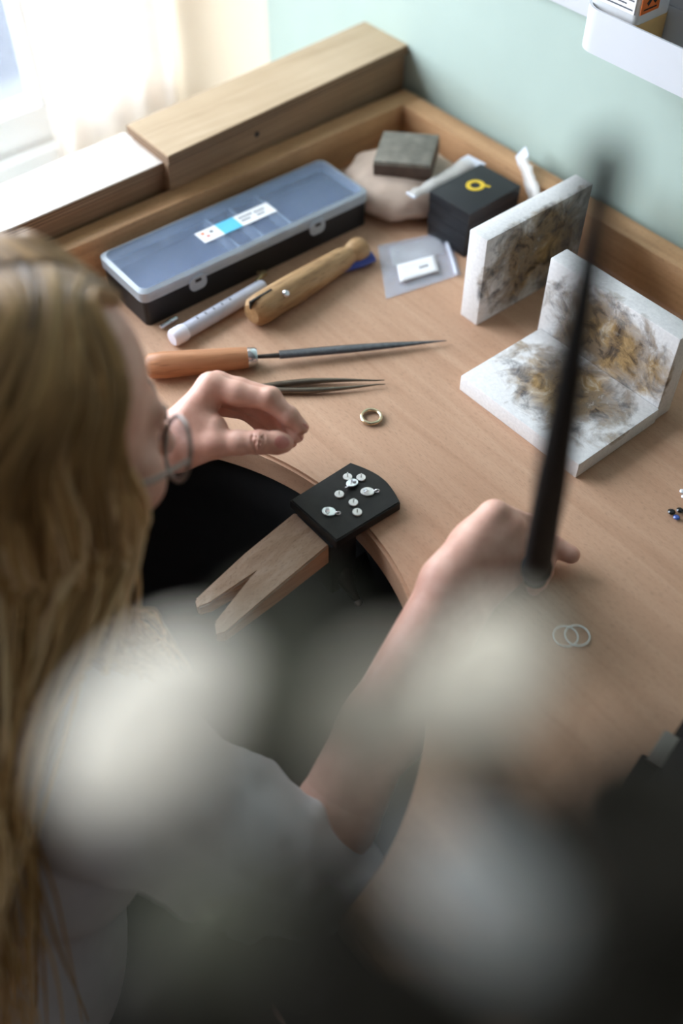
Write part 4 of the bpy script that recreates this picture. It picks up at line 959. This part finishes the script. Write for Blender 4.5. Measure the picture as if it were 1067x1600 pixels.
# stool under the person
so_ = empty('stool', (0.43, -1.03, ZF)); tag(so_, 'dark round work stool under the seated person', 'stool')
link('seat', lathe([(0, 0.40), (0.16, 0.40), (0.17, 0.41), (0.165, 0.445), (0.14, 0.452), (0, 0.452)], seg=32), 'leather', so_)
link('column', lathe([(0.025, 0.04), (0.025, 0.40)], seg=16), 'black_matt', so_)
for i in range(5):
    a = i*2*math.pi/5; link('leg', tube([(0, 0, 0.06), (0.2*math.cos(a), 0.2*math.sin(a), 0.016)], [0.018, 0.014], 8), 'black_matt', so_)

# ------------------------------------------------------------------ dried stems close to the lens, in a dark vase on the bench
vb = Vector((0.955, -0.640, 0)); vm = Vector((0.925, -0.690, 0.36))
vo = empty('vase', vb); tag(vo, 'dark bottle vase standing on the bench front at the right', 'vase')
link('vase_body', lathe([(0, 0), (0.045, 0.001), (0.062, 0.03), (0.066, 0.09), (0.052, 0.16), (0.028, 0.215), (0.020, 0.25), (0.022, 0.275), (0.018, 0.276), (0.016, 0.25), (0, 0.249)], seg=36, sharp=60), 'vase', vo)
link('vase_band', lathe([(0.0665, 0.082), (0.0676, 0.09), (0.0662, 0.098)], seg=36), 'vase', vo)
def leaf(c_, nrm_, w_, h_, roll_, bend=0.12):
    n_ = nrm_.normalized(); u_ = n_.cross(Vector((0, 0, 1))).normalized(); v2 = n_.cross(u_)
    u2 = u_*math.cos(roll_)+v2*math.sin(roll_); w2 = -u_*math.sin(roll_)+v2*math.cos(roll_)
    return grid_mesh(lambda i, j: c_+u2*w_*j*math.cos(6.2832*i)+w2*h_*j*math.sin(6.2832*i)+n_*bend*w_*(1-j*j), 29, 6)
top = vb+Vector((0, 0, 0.255))
def stem(name, label, via, pods, m):
    o = empty(name, top); tag(o, label, 'dried stem', 'dried stems in the dark vase')
    path = catmull([np.array(tuple(p)) for p in [vb+Vector((0, 0, 0.18)), top+Vector((0, 0, 0.02))]+via], 6)
    link('stem', tube([Vector(p) for p in path], [0.0016*(1-0.6*i/len(path)) for i in range(len(path))], 8), 'stem', o, -top)
    for (u, v_, t, w_, h_, r_, mm) in pods:
        c_ = dep(u, v_, t); n_ = (CAM-c_).normalized()+Vector((random.uniform(-0.3, 0.3), random.uniform(-0.3, 0.3), random.uniform(-0.2, 0.3)))
        if mm.startswith('pod'): n_ = n_*0.75+Vector((-0.60, -0.10, 0.25))
        lf = solidify(link('pod' if mm in ('pod', 'pod_tan') else 'leaf', leaf(c_, n_, w_, h_, r_), mm, o, -top), 0.0006)
        near = min(path, key=lambda p: (Vector(p)-c_).length); e_ = c_-(c_-Vector(near)).normalized()*min(w_, h_)*0.6
        link('stalk', tube([Vector(near), (Vector(near)+e_)/2+Vector((0, 0, 0.004)), e_], 0.0006, 6), 'stem', o, -top)
stem('honesty_stem', 'leftmost dried stem with a large pale papery pod over the shirt', [dep(760, 1500, 0.27), dep(420, 1330, 0.22), dep(290, 1240, 0.20)],
     [(236, 1130, 0.170, 0.0165, 0.0195, 0.2, 'pod'), (450, 1080, 0.125, 0.0080, 0.0110, 0.3, 'leaf_sage'), (340, 1440, 0.14, 0.010, 0.008, 0.4, 'leaf_sage')], 'pod')
stem('honesty_stem', 'dried stem with a pale pod over the wire hoops', [dep(930, 1350, 0.29), dep(870, 1190, 0.22)],
     [(752, 1060, 0.180, 0.0150, 0.0150, 0.1, 'pod_tan'), (600, 1130, 0.13, 0.0085, 0.0100, 0.2, 'pod_tan')], 'pod')
stem('eucalyptus_stem', 'dried stem with a grey leaf at the bottom of the picture', [dep(960, 1560, 0.30), dep(870, 1490, 0.22)],
     [(755, 1405, 0.140, 0.0130, 0.0080, 0.5, 'pod_grey'), (300, 1580, 0.18, 0.018, 0.010, 0.2, 'leaf_dark')], 'pod')
stem('eucalyptus_stem', 'dark leafed stem at the right picture edge, with a leaf added to darken the bench', [dep(1040, 1400, 0.30)],
     [(1030, 1310, 0.165, 0.018, 0.015, 0.3, 'leaf_dark'), (970, 1530, 0.165, 0.022, 0.015, 0.9, 'leaf_dark'), (600, 1575, 0.155, 0.019, 0.011, 0.2, 'leaf_dark'), (520, 1390, 0.135, 0.008, 0.008, 0.2, 'leaf_dark'), (800, 1270, 0.20, 0.018, 0.006, 2.7, 'leaf_dark')], 'pod')  # small leaf before the bench front is added to darken the wood behind
